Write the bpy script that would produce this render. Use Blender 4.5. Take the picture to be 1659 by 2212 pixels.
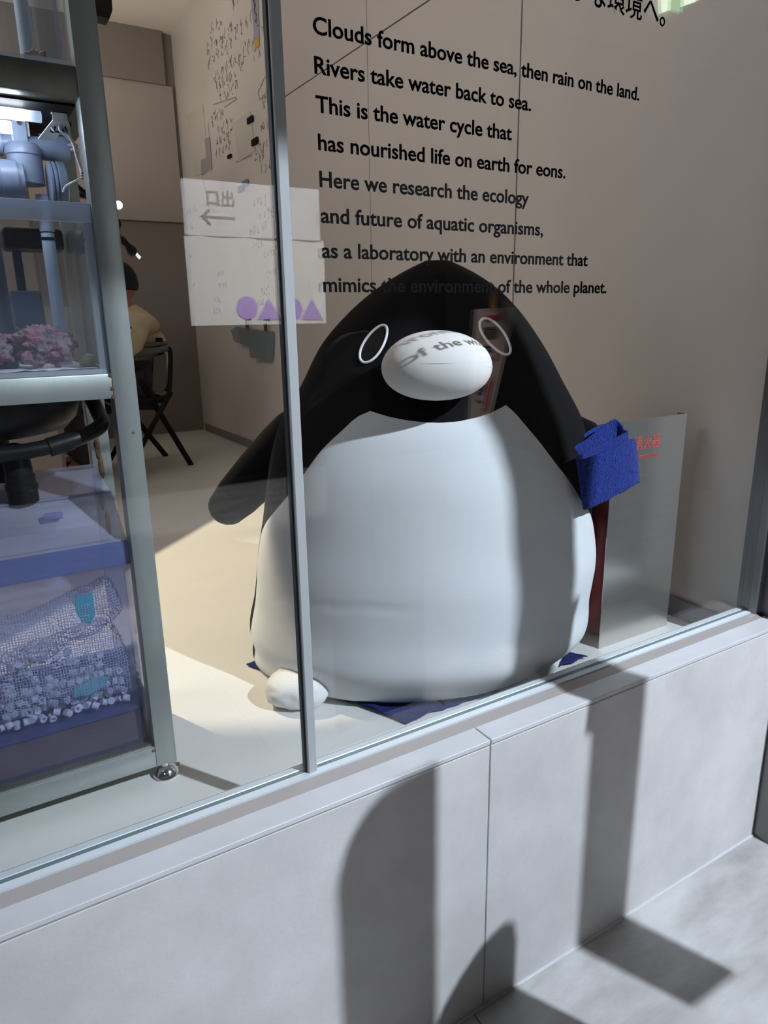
import bpy, bmesh, math, random
from mathutils import Vector, Matrix, noise
import numpy as np

random.seed(7)
scene = bpy.context.scene
for o in list(bpy.data.objects):
    bpy.data.objects.remove(o)

# ------------------------------------------------------------------ camera
W_, H_ = 1659.0, 2212.0
FPX = 1520.25
CAM_M = ((0.8548775469, -0.5185808642, -0.0160706890),
         (-0.1508103354, -0.2187339892, -0.9640600006),
         (0.4964278623, 0.8265768744, -0.2651981302))   # rows: image right, image down, view direction in world axes
CAM_P = Vector((0.0, -1.0485, 0.81))
cam_d = bpy.data.cameras.new('camera')
cam = bpy.data.objects.new('camera', cam_d)
scene.collection.objects.link(cam)
cam_d.sensor_fit = 'VERTICAL'
cam_d.sensor_height = 24.0
cam_d.sensor_width = 24.0 * W_ / H_
cam_d.lens = FPX / H_ * 24.0
cam_d.clip_start = 0.02
r, d, f = (Vector(v) for v in CAM_M)
cam.matrix_world = Matrix(((r.x, -d.x, -f.x, CAM_P.x), (r.y, -d.y, -f.y, CAM_P.y),
                           (r.z, -d.z, -f.z, CAM_P.z), (0, 0, 0, 1)))
scene.camera = cam

# ------------------------------------------------------------------ view, world, lights
scene.view_settings.view_transform = 'Standard'
scene.view_settings.look = 'None'
scene.view_settings.gamma = 1.0
scene.view_settings.use_curve_mapping = False
scene.view_settings.exposure = 0.0
scene.cycles.transparent_max_bounces = 40
scene.cycles.max_bounces = 14

world = bpy.data.worlds.new('world')
scene.world = world
world.use_nodes = True
world.node_tree.nodes['Background'].inputs[0].default_value = (0.022, 0.019, 0.0175, 1)
world.node_tree.nodes['Background'].inputs[1].default_value = 1.0


def lamp(name, kind, loc, target, energy, color, **kw):
    ld = bpy.data.lights.new(name, kind)
    ld.energy = energy
    ld.color = color
    for k, v in kw.items():
        setattr(ld, k, v)
    ob = bpy.data.objects.new(name, ld)
    scene.collection.objects.link(ob)
    ob.location = loc
    ob.rotation_euler = (Vector(target) - Vector(loc)).to_track_quat('-Z', 'Y').to_euler()
    return ob


LIGHT_OUT = Vector((2.35, -3.1, 3.1))
lamp('corridor_spotlight', 'SPOT', LIGHT_OUT, (1.35, 0.0, -0.1), 1220, (0.77, 0.87, 1.0),
     spot_size=math.radians(56), spot_blend=0.85, shadow_soft_size=0.038)
lamp('lab_spotlight', 'SPOT', (-0.52, 2.5, 2.72), (0.72, 1.45, -0.1), 500, (1.0, 0.86, 0.62),
     spot_size=math.radians(36), spot_blend=0.15, shadow_soft_size=0.012)
lamp('lab_ambient_fill', 'AREA', (0.4, 2.3, 2.88), (0.4, 2.3, 0), 1.5, (1.0, 0.91, 0.83),  # added area fill raising the lab's ambient level
     shape='RECTANGLE', size=2.4, size_y=2.4)
lamp('lab_wall_fill', 'AREA', (-1.3, 3.0, 2.0), (1.82, 3.2, 2.3), 12, (1.0, 0.91, 0.85),  # added fill to brighten the side and writing wall
     shape='RECTANGLE', size=1.6, size_y=0.8)
lamp('lab_front_fill', 'AREA', (-1.2, 0.9, 2.35), (1.82, 0.5, 1.1), 27, (1.0, 0.95, 0.92),  # added fill evening out the side wall near the glass
     shape='RECTANGLE', size=0.9, size_y=0.5)
lamp('corridor_fill', 'AREA', (-1.4, -2.6, 2.6), (1.8, 0.4, 0.6), 3.5, (0.93, 0.95, 1.0),
     shape='RECTANGLE', size=0.8, size_y=0.5)
lamp('lab_ceiling_fill', 'AREA', (0.75, 4.0, 1.9), (0.9, 4.3, 2.9), 6, (1.0, 0.90, 0.80),  # added fill aimed up to lift the far ceiling
     shape='RECTANGLE', size=0.5, size_y=0.3)
lamp('poster_fill_spot', 'SPOT', (0.55, -0.12, 2.6), (1.36, -0.66, 0.50), 900, (1.0, 0.93, 0.86),  # added narrow spot so the poster's mirror image shows
     spot_size=math.radians(11.5), spot_blend=0.4, shadow_soft_size=0.04)
lamp('banner_fill_spot', 'SPOT', (1.9, -2.0, 2.6), (1.9, -3.8, 1.1), 1600, (0.95, 0.97, 1.0),  # added spot brightening banner and sign for their mirror image
     spot_size=math.radians(48), spot_blend=0.4, shadow_soft_size=0.06)

# ------------------------------------------------------------------ helpers
C = scene.collection


def ray(x, y):
    a, b = (x - W_ / 2) / FPX, (y - H_ / 2) / FPX
    return r * a + d * b + f


def at(px, py, /, **k):
    """photo pixel -> point on one plane x=, y= or z="""
    (ax, v), = k.items()
    i = 'xyz'.index(ax)
    q = ray(px, py)
    return CAM_P + q * ((v - CAM_P[i]) / q[i])


def tag(o, label=None, cat=None, group=None, kind=None):
    for k, v in (('label', label), ('category', cat), ('group', group), ('kind', kind)):
        if v:
            o[k] = v
    return o


def empty(name, loc=(0, 0, 0), label=None, cat=None, group=None, kind=None):
    o = bpy.data.objects.new(name, None)
    o.empty_display_size = 0.05
    C.objects.link(o)
    o.location = loc
    return tag(o, label, cat, group, kind)


class MB:
    """collects geometry in world coordinates, builds one mesh object"""

    def __init__(self):
        self.bm = bmesh.new()

    def box(self, a, b, bevel=0.0, seg=1):
        vs = []
        x0, y0, z0 = (min(a[i], b[i]) for i in range(3))
        x1, y1, z1 = (max(a[i], b[i]) for i in range(3))
        for x in (x0, x1):
            for y in (y0, y1):
                for z in (z0, z1):
                    vs.append(self.bm.verts.new((x, y, z)))
        idx = ((0, 1, 3, 2), (4, 6, 7, 5), (0, 4, 5, 1), (2, 3, 7, 6), (0, 2, 6, 4), (1, 5, 7, 3))
        fs = [self.bm.faces.new([vs[i] for i in q]) for q in idx]
        if bevel:
            es = {e for f_ in fs for e in f_.edges}
            bmesh.ops.bevel(self.bm, geom=list(es), offset=bevel, segments=seg, affect='EDGES', profile=0.5)
        return self

    def prism(self, pts, vec):
        """polygon (list of 3D) extruded along vec"""
        vec = Vector(vec)
        a = [self.bm.verts.new(p) for p in pts]
        b = [self.bm.verts.new(Vector(p) + vec) for p in pts]
        self.bm.faces.new(a)
        self.bm.faces.new(b[::-1])
        n = len(pts)
        for i in range(n):
            self.bm.faces.new((a[i], b[i], b[(i + 1) % n], a[(i + 1) % n]))
        return self

    def tube(self, pts, rad, n=12, cap=True, flat=None, round_ends=0):
        pts = [Vector(p) for p in pts]
        rr = list(rad) if hasattr(rad, '__len__') else [rad] * len(pts)
        if round_ends:
            def ends(P0, P1, R):
                dv = (P0 - P1).normalized()
                return [(P0 + dv * R * math.sin(t), R * math.cos(t)) for t in
                        [math.pi / 2 * k / round_ends * 0.985 for k in range(1, round_ends + 1)]]
            e0 = ends(pts[0], pts[1], rr[0])
            e1 = ends(pts[-1], pts[-2], rr[-1])
            pts = [p for p, _ in e0[::-1]] + pts + [p for p, _ in e1]
            rr = [q for _, q in e0[::-1]] + rr + [q for _, q in e1]
        rings = []
        prev = None
        for i, p in enumerate(pts):
            t = (pts[min(i + 1, len(pts) - 1)] - pts[max(i - 1, 0)]).normalized()
            if prev is None:
                u = t.orthogonal().normalized()
                if flat is not None:
                    u = (Vector(flat) - t * Vector(flat).dot(t)).normalized()
            else:
                u = (prev - t * prev.dot(t)).normalized()
            prev = u
            v = t.cross(u)
            fl = 1.0 if flat is None else 0.55
            rings.append([self.bm.verts.new(p + (u * math.cos(k * 2 * math.pi / n) * fl + v * math.sin(k * 2 * math.pi / n)) * rr[i]) for k in range(n)])
        for a, b in zip(rings, rings[1:]):
            for k in range(n):
                self.bm.faces.new((a[k], a[(k + 1) % n], b[(k + 1) % n], b[k]))
        if cap:
            self.bm.faces.new(rings[0][::-1])
            self.bm.faces.new(rings[-1])
        return self

    def lathe(self, c, prof, n=28, axis='z'):
        """prof: list of (radius, offset along axis)"""
        c = Vector(c)
        rings = []
        for rad, h in prof:
            ring = []
            for k in range(n):
                a = 2 * math.pi * k / n
                p = {'z': (rad * math.cos(a), rad * math.sin(a), h), 'x': (h, rad * math.cos(a), rad * math.sin(a)),
                     'y': (rad * math.sin(a), h, rad * math.cos(a))}[axis]
                ring.append(self.bm.verts.new(c + Vector(p)))
            rings.append(ring)
        for a, b in zip(rings, rings[1:]):
            for k in range(n):
                self.bm.faces.new((a[k], a[(k + 1) % n], b[(k + 1) % n], b[k]))
        if prof[0][0] > 1e-6:
            self.bm.faces.new(rings[0][::-1])
        if prof[-1][0] > 1e-6:
            self.bm.faces.new(rings[-1])
        return self

    def grid(self, fn, nu, nv, closed_u=False):
        vs = [[self.bm.verts.new(fn(i / (nu if closed_u else nu - 1), j / (nv - 1))) for i in range(nu)] for j in range(nv)]
        for j in range(nv - 1):
            for i in range(nu if closed_u else nu - 1):
                k = (i + 1) % nu
                self.bm.faces.new((vs[j][i], vs[j][k], vs[j + 1][k], vs[j + 1][i]))
        return self

    def ico(self, c, rad, sub=3, scale=(1, 1, 1), amp=0.0, freq=3.0, seed=0.0, rot=None):
        g = bmesh.ops.create_icosphere(self.bm, subdivisions=sub, radius=1.0)
        for v in g['verts']:
            n_ = v.co.normalized()
            k = 1.0
            if amp:
                k += amp * noise.fractal(n_ * freq + Vector((seed, seed * 1.7, -seed)), 0.7, 2.2, 5)
            p = Vector((n_.x * scale[0], n_.y * scale[1], n_.z * scale[2])) * rad * k
            if rot:
                p = rot @ p
            v.co = Vector(c) + p
        return self

    def build(self, name, mat, parent=None, smooth=None):
        bm = self.bm
        bmesh.ops.remove_doubles(bm, verts=bm.verts, dist=1e-6)
        bmesh.ops.recalc_face_normals(bm, faces=bm.faces)
        me = bpy.data.meshes.new(name)
        bm.to_mesh(me)
        bm.free()
        if mat:
            me.materials.append(mat)
        o = bpy.data.objects.new(name, me)
        C.objects.link(o)
        if smooth is not None:
            for p in me.polygons:
                p.use_smooth = True
            if smooth < 180:
                me.set_sharp_from_angle(angle=math.radians(smooth))
        if parent:
            o.parent = parent
            base = Vector((0, 0, 0))
            q = parent
            while q:
                base += Vector(q.location)
                q = q.parent
            me.transform(Matrix.Translation(-base))
        return o


def recenter(o):
    """put a single-mesh thing's origin at its base"""
    me = o.data
    co = np.array([v.co[:] for v in me.vertices])
    c = Vector((float(co[:, 0].mean()), float(co[:, 1].mean()), float(co[:, 2].min())))
    me.transform(Matrix.Translation(-c))
    o.location = c
    return o


def clone(o, off, parent=None):
    c = o.copy()
    C.objects.link(c)
    c.parent = parent
    c.location = Vector(o.location) + Vector(off)
    for ch in list(o.children):
        clone(ch, (0, 0, 0), c)
    return c


# ------------------------------------------------------------------ materials
MATS = {}


def mat(name, col, rough=0.5, metal=0.0, spec=0.5, noise_amt=0.0, noise_scale=8.0, bump=0.0, bump_scale=60.0,
        col2=None, emit=None, emit_s=0.0, sheen=0.0, stretch=(1, 1, 1), detail=6.0, ramp=(0.35, 0.65)):
    m = bpy.data.materials.new(name)
    m.use_nodes = True
    nt = m.node_tree
    b = nt.nodes['Principled BSDF']
    b.inputs['Base Color'].default_value = (*col, 1)
    b.inputs['Roughness'].default_value = rough
    b.inputs['Metallic'].default_value = metal
    b.inputs['Specular IOR Level'].default_value = spec
    if sheen:
        b.inputs['Sheen Weight'].default_value = sheen
        b.inputs['Sheen Roughness'].default_value = 0.4
    if emit:
        b.inputs['Emission Color'].default_value = (*emit, 1)
        b.inputs['Emission Strength'].default_value = emit_s
    if noise_amt or col2 or bump:
        tc = nt.nodes.new('ShaderNodeTexCoord')
        mp = nt.nodes.new('ShaderNodeMapping')
        mp.inputs['Scale'].default_value = stretch
        nt.links.new(tc.outputs['Object'], mp.inputs[0])
        if noise_amt or col2:
            n = nt.nodes.new('ShaderNodeTexNoise')
            n.inputs['Scale'].default_value = noise_scale
            n.inputs['Detail'].default_value = detail
            n.inputs['Roughness'].default_value = 0.6
            nt.links.new(mp.outputs[0], n.inputs['Vector'])
            rp = nt.nodes.new('ShaderNodeValToRGB')
            c2 = col2 or tuple(c * (1 - noise_amt) for c in col)
            rp.color_ramp.elements[0].position = ramp[0]
            rp.color_ramp.elements[1].position = ramp[1]
            rp.color_ramp.elements[0].color = (*c2, 1)
            rp.color_ramp.elements[1].color = (*col, 1)
            nt.links.new(n.outputs['Fac'], rp.inputs[0])
            nt.links.new(rp.outputs[0], b.inputs['Base Color'])
        if bump:
            n2 = nt.nodes.new('ShaderNodeTexNoise')
            n2.inputs['Scale'].default_value = bump_scale
            n2.inputs['Detail'].default_value = 4
            nt.links.new(mp.outputs[0], n2.inputs['Vector'])
            bp = nt.nodes.new('ShaderNodeBump')
            bp.inputs['Strength'].default_value = bump
            bp.inputs['Distance'].default_value = 0.01
            nt.links.new(n2.outputs['Fac'], bp.inputs['Height'])
            nt.links.new(bp.outputs[0], b.inputs['Normal'])
    MATS[name] = m
    return m


def glassy(name, tint, base_refl=0.045, haze=0.0, haze_col=(1, 1, 1), rough=0.0):
    """thin clear sheet: transparent plus Fresnel reflection plus a little haze"""
    m = bpy.data.materials.new(name)
    m.use_nodes = True
    nt = m.node_tree
    for n in list(nt.nodes):
        nt.nodes.remove(n)
    out = nt.nodes.new('ShaderNodeOutputMaterial')
    tr = nt.nodes.new('ShaderNodeBsdfTransparent')
    tr.inputs[0].default_value = (*tint, 1)
    gl = nt.nodes.new('ShaderNodeBsdfGlossy')
    gl.inputs['Roughness'].default_value = rough
    lw = nt.nodes.new('ShaderNodeLayerWeight')
    lw.inputs['Blend'].default_value = 0.5
    pw = nt.nodes.new('ShaderNodeMath')
    pw.operation = 'POWER'
    pw.inputs[1].default_value = 5.0
    ma = nt.nodes.new('ShaderNodeMath')
    ma.operation = 'MULTIPLY_ADD'
    ma.inputs[1].default_value = 1 - base_refl
    ma.inputs[2].default_value = base_refl
    nt.links.new(lw.outputs['Facing'], pw.inputs[0])
    nt.links.new(pw.outputs[0], ma.inputs[0])
    last = tr
    if haze:
        df = nt.nodes.new('ShaderNodeBsdfDiffuse')
        df.inputs[0].default_value = (*haze_col, 1)
        mh = nt.nodes.new('ShaderNodeMixShader')
        mh.inputs[0].default_value = haze
        nt.links.new(tr.outputs[0], mh.inputs[1])
        nt.links.new(df.outputs[0], mh.inputs[2])
        last = mh
    mx = nt.nodes.new('ShaderNodeMixShader')
    nt.links.new(ma.outputs[0], mx.inputs[0])
    nt.links.new(last.outputs[0], mx.inputs[1])
    nt.links.new(gl.outputs[0], mx.inputs[2])
    nt.links.new(mx.outputs[0], out.inputs[0])
    MATS[name] = m
    return m


M_floor = mat('lab_floor_vinyl', (0.66, 0.65, 0.62), 0.35, spec=0.4, noise_amt=0.04, noise_scale=3)
M_tile = mat('porcelain_tile', (0.61, 0.59, 0.58), 0.6, noise_amt=0.16, noise_scale=5, bump=0.04, bump_scale=120, detail=9)
M_cap = mat('cap_stone', (0.60, 0.59, 0.60), 0.5, noise_amt=0.08, noise_scale=9, bump=0.03, bump_scale=90)
M_edge = mat('cap_edge', (0.33, 0.32, 0.31), 0.7, noise_amt=0.2, noise_scale=30)
M_grout = mat('grout', (0.10, 0.095, 0.09), 0.9)
M_outfloor = mat('stone_floor', (0.56, 0.55, 0.54), 0.5, col2=(0.33, 0.315, 0.30), noise_scale=5.0, stretch=(0.5, 1.4, 1), bump=0.12, bump_scale=45, detail=10)
M_wall = mat('lab_wall_panel', (0.54, 0.50, 0.475), 0.62, noise_amt=0.05, noise_scale=2, bump=0.02, bump_scale=200)
M_seam = mat('wall_seam', (0.26, 0.25, 0.24), 0.8)
M_board = mat('whiteboard_sheet', (0.68, 0.635, 0.59), 0.4, noise_amt=0.05, noise_scale=1.5)
M_ceil = mat('ceiling_paint', (0.80, 0.73, 0.66), 0.7, noise_amt=0.06, noise_scale=2)
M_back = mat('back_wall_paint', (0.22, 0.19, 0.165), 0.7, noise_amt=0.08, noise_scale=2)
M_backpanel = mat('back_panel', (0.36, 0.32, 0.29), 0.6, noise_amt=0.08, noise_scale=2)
M_base = mat('baseboard_vinyl', (0.20, 0.19, 0.19), 0.5)
M_alu = mat('brushed_aluminium', (0.72, 0.76, 0.78), 0.45, 0.2, bump=0.03, bump_scale=200, stretch=(0.05, 1, 1))
M_alu_paint = mat('aluminium_mullion', (0.36, 0.375, 0.38), 0.5, 0.0)
M_rail = mat('satin_rail', (0.52, 0.475, 0.445), 0.3, 0.45, bump=0.03, bump_scale=200, stretch=(0.05, 1, 1))
M_gasket = mat('glazing_gasket', (0.03, 0.04, 0.045), 0.6)
M_green = mat('glass_edge', (0.13, 0.18, 0.185), 0.35)
M_jamb = mat('dark_jamb', (0.20, 0.20, 0.205), 0.35, 0.7)
M_glass = glassy('window_glass', (0.985, 0.992, 0.99), 0.042)
M_letter = mat('black_vinyl_letter', (0.006, 0.0055, 0.006), 0.9, spec=0.05)
M_acryl = glassy('acrylic', (0.97, 0.985, 1.0), 0.05, 0.03, (0.8, 0.9, 1.0))
M_acryl_edge = glassy('acrylic_edge', (0.86, 0.92, 1.0), 0.06, 0.34, (0.86, 0.92, 1.0))
M_steel = mat('stainless_tube', (0.37, 0.405, 0.395), 0.42, 0.55, noise_amt=0.22, noise_scale=6, bump=0.03, bump_scale=150, stretch=(1, 1, 0.4))
M_steel_dark = mat('stainless_worn_shaded', (0.16, 0.16, 0.14), 0.45, 0.6, noise_amt=0.35, noise_scale=10)  # top beam's dim lighting put into a darker base, plus wear noise
M_rust = mat('rust_weld', (0.16, 0.09, 0.045), 0.9, noise_amt=0.6, noise_scale=60)
M_chrome = mat('chrome_foot', (0.8, 0.8, 0.8), 0.12, 1.0)
M_pvc = mat('grey_pvc', (0.20, 0.25, 0.36), 0.4, noise_amt=0.25, noise_scale=14)
M_pvc_light = mat('pale_pvc', (0.42, 0.52, 0.66), 0.45, noise_amt=0.08)
M_pvc_dark = mat('navy_pvc', (0.05, 0.07, 0.12), 0.45)
M_black = mat('black_plastic', (0.009, 0.0095, 0.011), 0.4, spec=0.25)
M_blackm = mat('matt_black', (0.008, 0.0075, 0.007), 0.7, spec=0.15)
M_led = mat('led_tube_glow', (1, 1, 1), 0.4, emit=(0.78, 0.86, 1.0), emit_s=42)
M_bulb = mat('warm_bulb_glow', (1, 0.9, 0.7), 0.4, emit=(1.0, 0.80, 0.45), emit_s=14)
M_white = mat('white_plastic', (0.72, 0.73, 0.75), 0.45)
M_sand = mat('white_sand', (0.68, 0.70, 0.74), 0.9, bump=0.3, bump_scale=300)
M_rock = mat('live_rock_crust', (0.25, 0.085, 0.15), 0.85, col2=(0.24, 0.19, 0.215), noise_scale=34, bump=1.0, bump_scale=90, ramp=(0.40, 0.58))
M_rock2 = mat('dark_rock', (0.10, 0.05, 0.05), 0.85, col2=(0.35, 0.30, 0.30), noise_scale=40, bump=0.6, bump_scale=80)
M_sponge = mat('yellow_sponge', (0.42, 0.38, 0.10), 0.9, col2=(0.55, 0.55, 0.35), noise_scale=60, bump=0.6, bump_scale=120)
M_boxblue = glassy('blue_translucent_plastic', (0.86, 0.87, 0.95), 0.035, 0.07, (0.26, 0.30, 0.52), rough=0.12)
M_lidblue = glassy('blue_lid_plastic', (0.82, 0.84, 0.95), 0.05, 0.28, (0.42, 0.44, 0.56), rough=0.15)
M_cobalt = glassy('blue_lid_rim', (0.62, 0.67, 0.90), 0.05, 0.22, (0.24, 0.29, 0.54), rough=0.2)
M_ceramic = mat('white_ceramic', (0.62, 0.65, 0.66), 0.7)
M_teal = mat('teal_plastic', (0.10, 0.50, 0.50), 0.4)
M_brown = mat('brown_mottle', (0.16, 0.10, 0.075), 0.8, noise_amt=0.5, noise_scale=9)  # mottled brown for the block in the box bottom
M_plush = mat('black_plush', (0.0085, 0.0080, 0.0085), 0.9, spec=0.06, sheen=0.05, bump=0.15, bump_scale=35)
M_plush_white = mat('white_plush', (0.70, 0.72, 0.74), 0.8, spec=0.15, bump=0.08, bump_scale=16)
M_beak = mat('beak_fabric', (0.74, 0.72, 0.70), 0.8, spec=0.15, bump=0.05, bump_scale=30)
M_foot = mat('foot_fabric', (0.66, 0.66, 0.66), 0.85, spec=0.1, bump=0.5, bump_scale=18)
M_eye = mat('eye_patch', (0.016, 0.013, 0.012), 0.7, spec=0.15, noise_amt=0.6, noise_scale=140)
M_eyering = mat('eye_outline', (0.85, 0.85, 0.86), 0.6)
M_thread = mat('seam_thread', (0.58, 0.57, 0.56), 0.9)
M_towel = mat("blue_terry", (0.016, 0.048, 0.36), 0.95, spec=0.1, noise_amt=0.35, noise_scale=90, bump=1.0, bump_scale=260, sheen=0.15)
M_cloth = mat('navy_cloth', (0.016, 0.024, 0.12), 0.9, spec=0.1, noise_amt=0.3, noise_scale=40, bump=0.5, bump_scale=80)
M_inox = mat('satin_steel_cover', (0.60, 0.58, 0.55), 0.24, 0.85)
M_redprint = mat('red_print', (0.55, 0.07, 0.06), 0.5)
M_redcyl = mat('extinguisher_red', (0.30, 0.02, 0.02), 0.35)
M_skin = mat('skin', (0.36, 0.15, 0.075), 0.6)
M_hair = mat('black_hair', (0.005, 0.004, 0.004), 0.6, spec=0.15)
M_shirt = mat('beige_shirt', (0.50, 0.41, 0.27), 0.85, noise_amt=0.1, noise_scale=12, bump=0.5, bump_scale=18)
M_trouser = mat('dark_trousers', (0.03, 0.03, 0.035), 0.85)
M_grey = mat('grey_mesh_fabric', (0.075, 0.068, 0.068), 0.8)
M_desk = mat('desk_top', (0.30, 0.26, 0.22), 0.5)
M_ink = mat('marker_ink', (0.30, 0.275, 0.265), 0.7)
M_ink_blue = mat('marker_ink_blue', (0.14, 0.13, 0.24), 0.7)
M_paper = mat('paper', (0.60, 0.56, 0.50), 0.8)
M_paper2 = mat('grey_paper', (0.36, 0.33, 0.34), 0.8)
M_sticky = mat('blue_sticky', (0.16, 0.24, 0.34), 0.8)
M_strip = mat('label_strip_blue', (0.34, 0.35, 0.44), 0.6)
M_yellow = mat('label_yellow', (0.60, 0.36, 0.05), 0.6)
M_basket = glassy('basket_plastic', (0.62, 0.67, 0.70), 0.05, 0.35, (0.42, 0.50, 0.54), rough=0.2)
M_banner = mat('banner_cloth', (0.80, 0.80, 0.78), 0.9)
M_purple = mat('banner_purple', (0.36, 0.20, 0.78), 0.9)
M_signw = mat('sign_white', (0.78, 0.78, 0.82), 0.7)
M_signgrey = mat('sign_grey_print', (0.10, 0.095, 0.105), 0.7)
M_exit = mat('exit_sign_face', (0.9, 1, 0.9), 0.5, emit=(0.80, 1.0, 0.74), emit_s=9)
M_exitgreen = mat('exit_sign_green', (0.1, 0.5, 0.2), 0.5, emit=(0.35, 0.75, 0.35), emit_s=5)
M_poster = mat('poster_paper', (0.62, 0.50, 0.47), 0.6)
M_posterred = mat('poster_red', (0.55, 0.05, 0.09), 0.6)
M_orange = mat('orange_pole', (0.55, 0.22, 0.04), 0.5)
M_caster = mat('dark_caster', (0.05, 0.05, 0.05), 0.8)  # for the added shadow casters in the corridor

# hexagonal net for the mesh bags
M_net = bpy.data.materials.new('net_fabric')
M_net.use_nodes = True
_nt = M_net.node_tree
_b = _nt.nodes['Principled BSDF']
_b.inputs['Base Color'].default_value = (0.46, 0.50, 0.58, 1)
_b.inputs['Roughness'].default_value = 0.8
_tc = _nt.nodes.new('ShaderNodeTexCoord')
_mp = _nt.nodes.new('ShaderNodeMapping')
_mp.inputs['Scale'].default_value = (1, 0.0, 1)
_vo = _nt.nodes.new('ShaderNodeTexVoronoi')
_vo.feature = 'DISTANCE_TO_EDGE'
_vo.inputs['Scale'].default_value = 190
_vo.inputs['Randomness'].default_value = 0.25
_lt = _nt.nodes.new('ShaderNodeMath')
_lt.operation = 'LESS_THAN'
_lt.inputs[1].default_value = 0.085
_nt.links.new(_tc.outputs['Object'], _mp.inputs[0])
_nt.links.new(_mp.outputs[0], _vo.inputs['Vector'])
_nt.links.new(_vo.outputs['Distance'], _lt.inputs[0])
_nt.links.new(_lt.outputs[0], _b.inputs['Alpha'])

FZ = -0.10      # laboratory floor
OF = -0.69      # corridor floor
XS = 1.82       # laboratory side wall
YW = -0.096     # corridor face of the dado
YB = 5.0        # laboratory back wall
CZ = 2.91       # laboratory ceiling

# ================================================================== the setting
fl = empty('floor', (0, 0, FZ), kind='structure')
MB().box((-2.7, 0.02, FZ - 0.06), (XS + 0.1, YB + 0.1, FZ)).build('floor_sheet', M_floor, fl)

# corridor floor: slabs with joints
fo = empty('floor_outer', (0, 0, OF), kind='structure')
MB().box((-3.2, -6.2, OF - 0.06), (5.2, YW, OF - 0.006)).build('bedding', M_grout, fo)
slab = None
for ix in range(-3, 4):
    for iy in range(5):
        x0 = 0.782 + ix * 1.2
        y1 = YW - 0.003 - iy * 1.2
        if slab is None:
            slab = MB().box((0.0015, -1.197, -0.02), (1.1985, 0, 0), 0.0015).build('floor_slab', M_outfloor)
            s = slab
        else:
            s = slab.copy()
            C.objects.link(s)
        s.parent = fo
        s.location = (x0, y1, 0)

# dado wall with big tiles and cap stones
wf = empty('wall_front', (0, 0, OF), kind='structure')
MB().box((-3.2, YW + 0.012, OF - 0.05), (1.835, 0.03, -0.03)).build('core', M_grout, wf)
for x0, x1 in ((-2.79, -1.59), (-1.59, -0.39), (-0.39, 0.812), (0.812, 1.834)):
    MB().box((x0 + 0.0012, YW, OF + 0.003), (x1 - 0.0012, YW + 0.02, -0.019), 0.0012).build('tile', M_tile, wf)
    MB().box((x0 + 0.0012, YW - 0.0015, -0.015), (x1 - 0.0012, -0.040, -0.005), 0.001).build('cap_stone', M_cap, wf)
    MB().box((x0 + 0.0012, YW + 0.001, -0.0195), (x1 - 0.0012, -0.045, -0.0145)).build('cap_bed', M_edge, wf)

MB().box((-3.2, YW - 0.005, OF - 0.004), (1.834, YW + 0.004, OF + 0.0045), 0.001).build('sealant', M_cap, wf)

# pier at the right end
pier = empty('wall_corner', (1.95, -0.05, OF), kind='structure')
MB().box((1.835, -0.15, OF), (2.3, 0.2, 2.9)).build('pier_cladding', M_jamb, pier)

# laboratory side wall: panels with open joints
wr = empty('wall_right', (XS, 2.5, FZ), kind='structure')
MB().box((XS + 0.012, 0.02, FZ), (XS + 0.1, YB + 0.1, CZ)).build('backing', M_seam, wr)
ys = [0.022, 1.03, 2.062, 3.06]
for y0, y1 in zip(ys, ys[1:]):
    for z0, z1 in ((FZ, 2.008), (2.008, CZ)):
        MB().box((XS, y0 + 0.003, z0 + 0.003), (XS + 0.012, y1 - 0.003, z1 - 0.003), 0.001).build('panel', M_wall, wr)
MB().box((XS - 0.004, 3.06 + 0.003, FZ), (XS + 0.012, YB, CZ)).build('writing_panel', M_board, wr)
bb = empty('baseboard_right', (XS, 2.5, FZ), kind='structure')
MB().box((XS - 0.012, 0.022, FZ), (XS, 4.94, FZ + 0.062), 0.002).build('skirting', M_base, bb)

wb = empty('wall_back', (0, YB, FZ), kind='structure')
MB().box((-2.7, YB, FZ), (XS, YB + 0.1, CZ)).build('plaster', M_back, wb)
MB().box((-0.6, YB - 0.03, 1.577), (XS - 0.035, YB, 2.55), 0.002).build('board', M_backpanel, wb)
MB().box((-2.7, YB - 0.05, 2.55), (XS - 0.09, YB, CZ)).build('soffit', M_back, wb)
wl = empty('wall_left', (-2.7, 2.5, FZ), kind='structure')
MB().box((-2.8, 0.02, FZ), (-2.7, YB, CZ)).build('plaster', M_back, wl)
ce = empty('ceiling', (0, 2.5, CZ), kind='structure')
MB().box((-2.8, 0.02, CZ), (XS + 0.1, YB + 0.1, CZ + 0.08)).build('ceiling_board', M_ceil, ce)
MB().box((-2.8, -0.06, 2.62), (1.84, 0.06, CZ + 0.08)).build('window_head', M_jamb, ce)

# window: track, panes, mullion, jamb, lettering
win = empty('window_1', (0.5, 0, 0), kind='structure')
MB().prism([(-3.2, y, z) for y, z in ((-0.048, -0.03), (-0.048, -0.006), (-0.0225, 0.003), (-0.0225, -0.03))], (5.02, 0, 0)).build('front_rail', M_rail, win)
MB().prism([(-3.2, y, z) for y, z in ((-0.0195, -0.03), (-0.0195, 0.005), (-0.0045, 0.005), (-0.0045, -0.03))], (5.02, 0, 0)).build('front_bead', M_alu, win)
MB().box((-3.2, -0.0225, -0.03), (1.82, -0.0195, -0.004)).build('gasket', M_gasket, win)
MB().box((-3.2, -0.0045, -0.03), (1.82, 0.0065, 0.0035)).build('glazing_channel', M_green, win)
MB().box((-3.2, 0.0065, -0.03), (1.82, 0.0215, 0.005), 0.001).build('back_bead', M_alu, win)
MB().box((-3.2, 0.0215, FZ), (1.82, 0.028, 0.001)).build('sill_riser', M_alu_paint, win)
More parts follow.
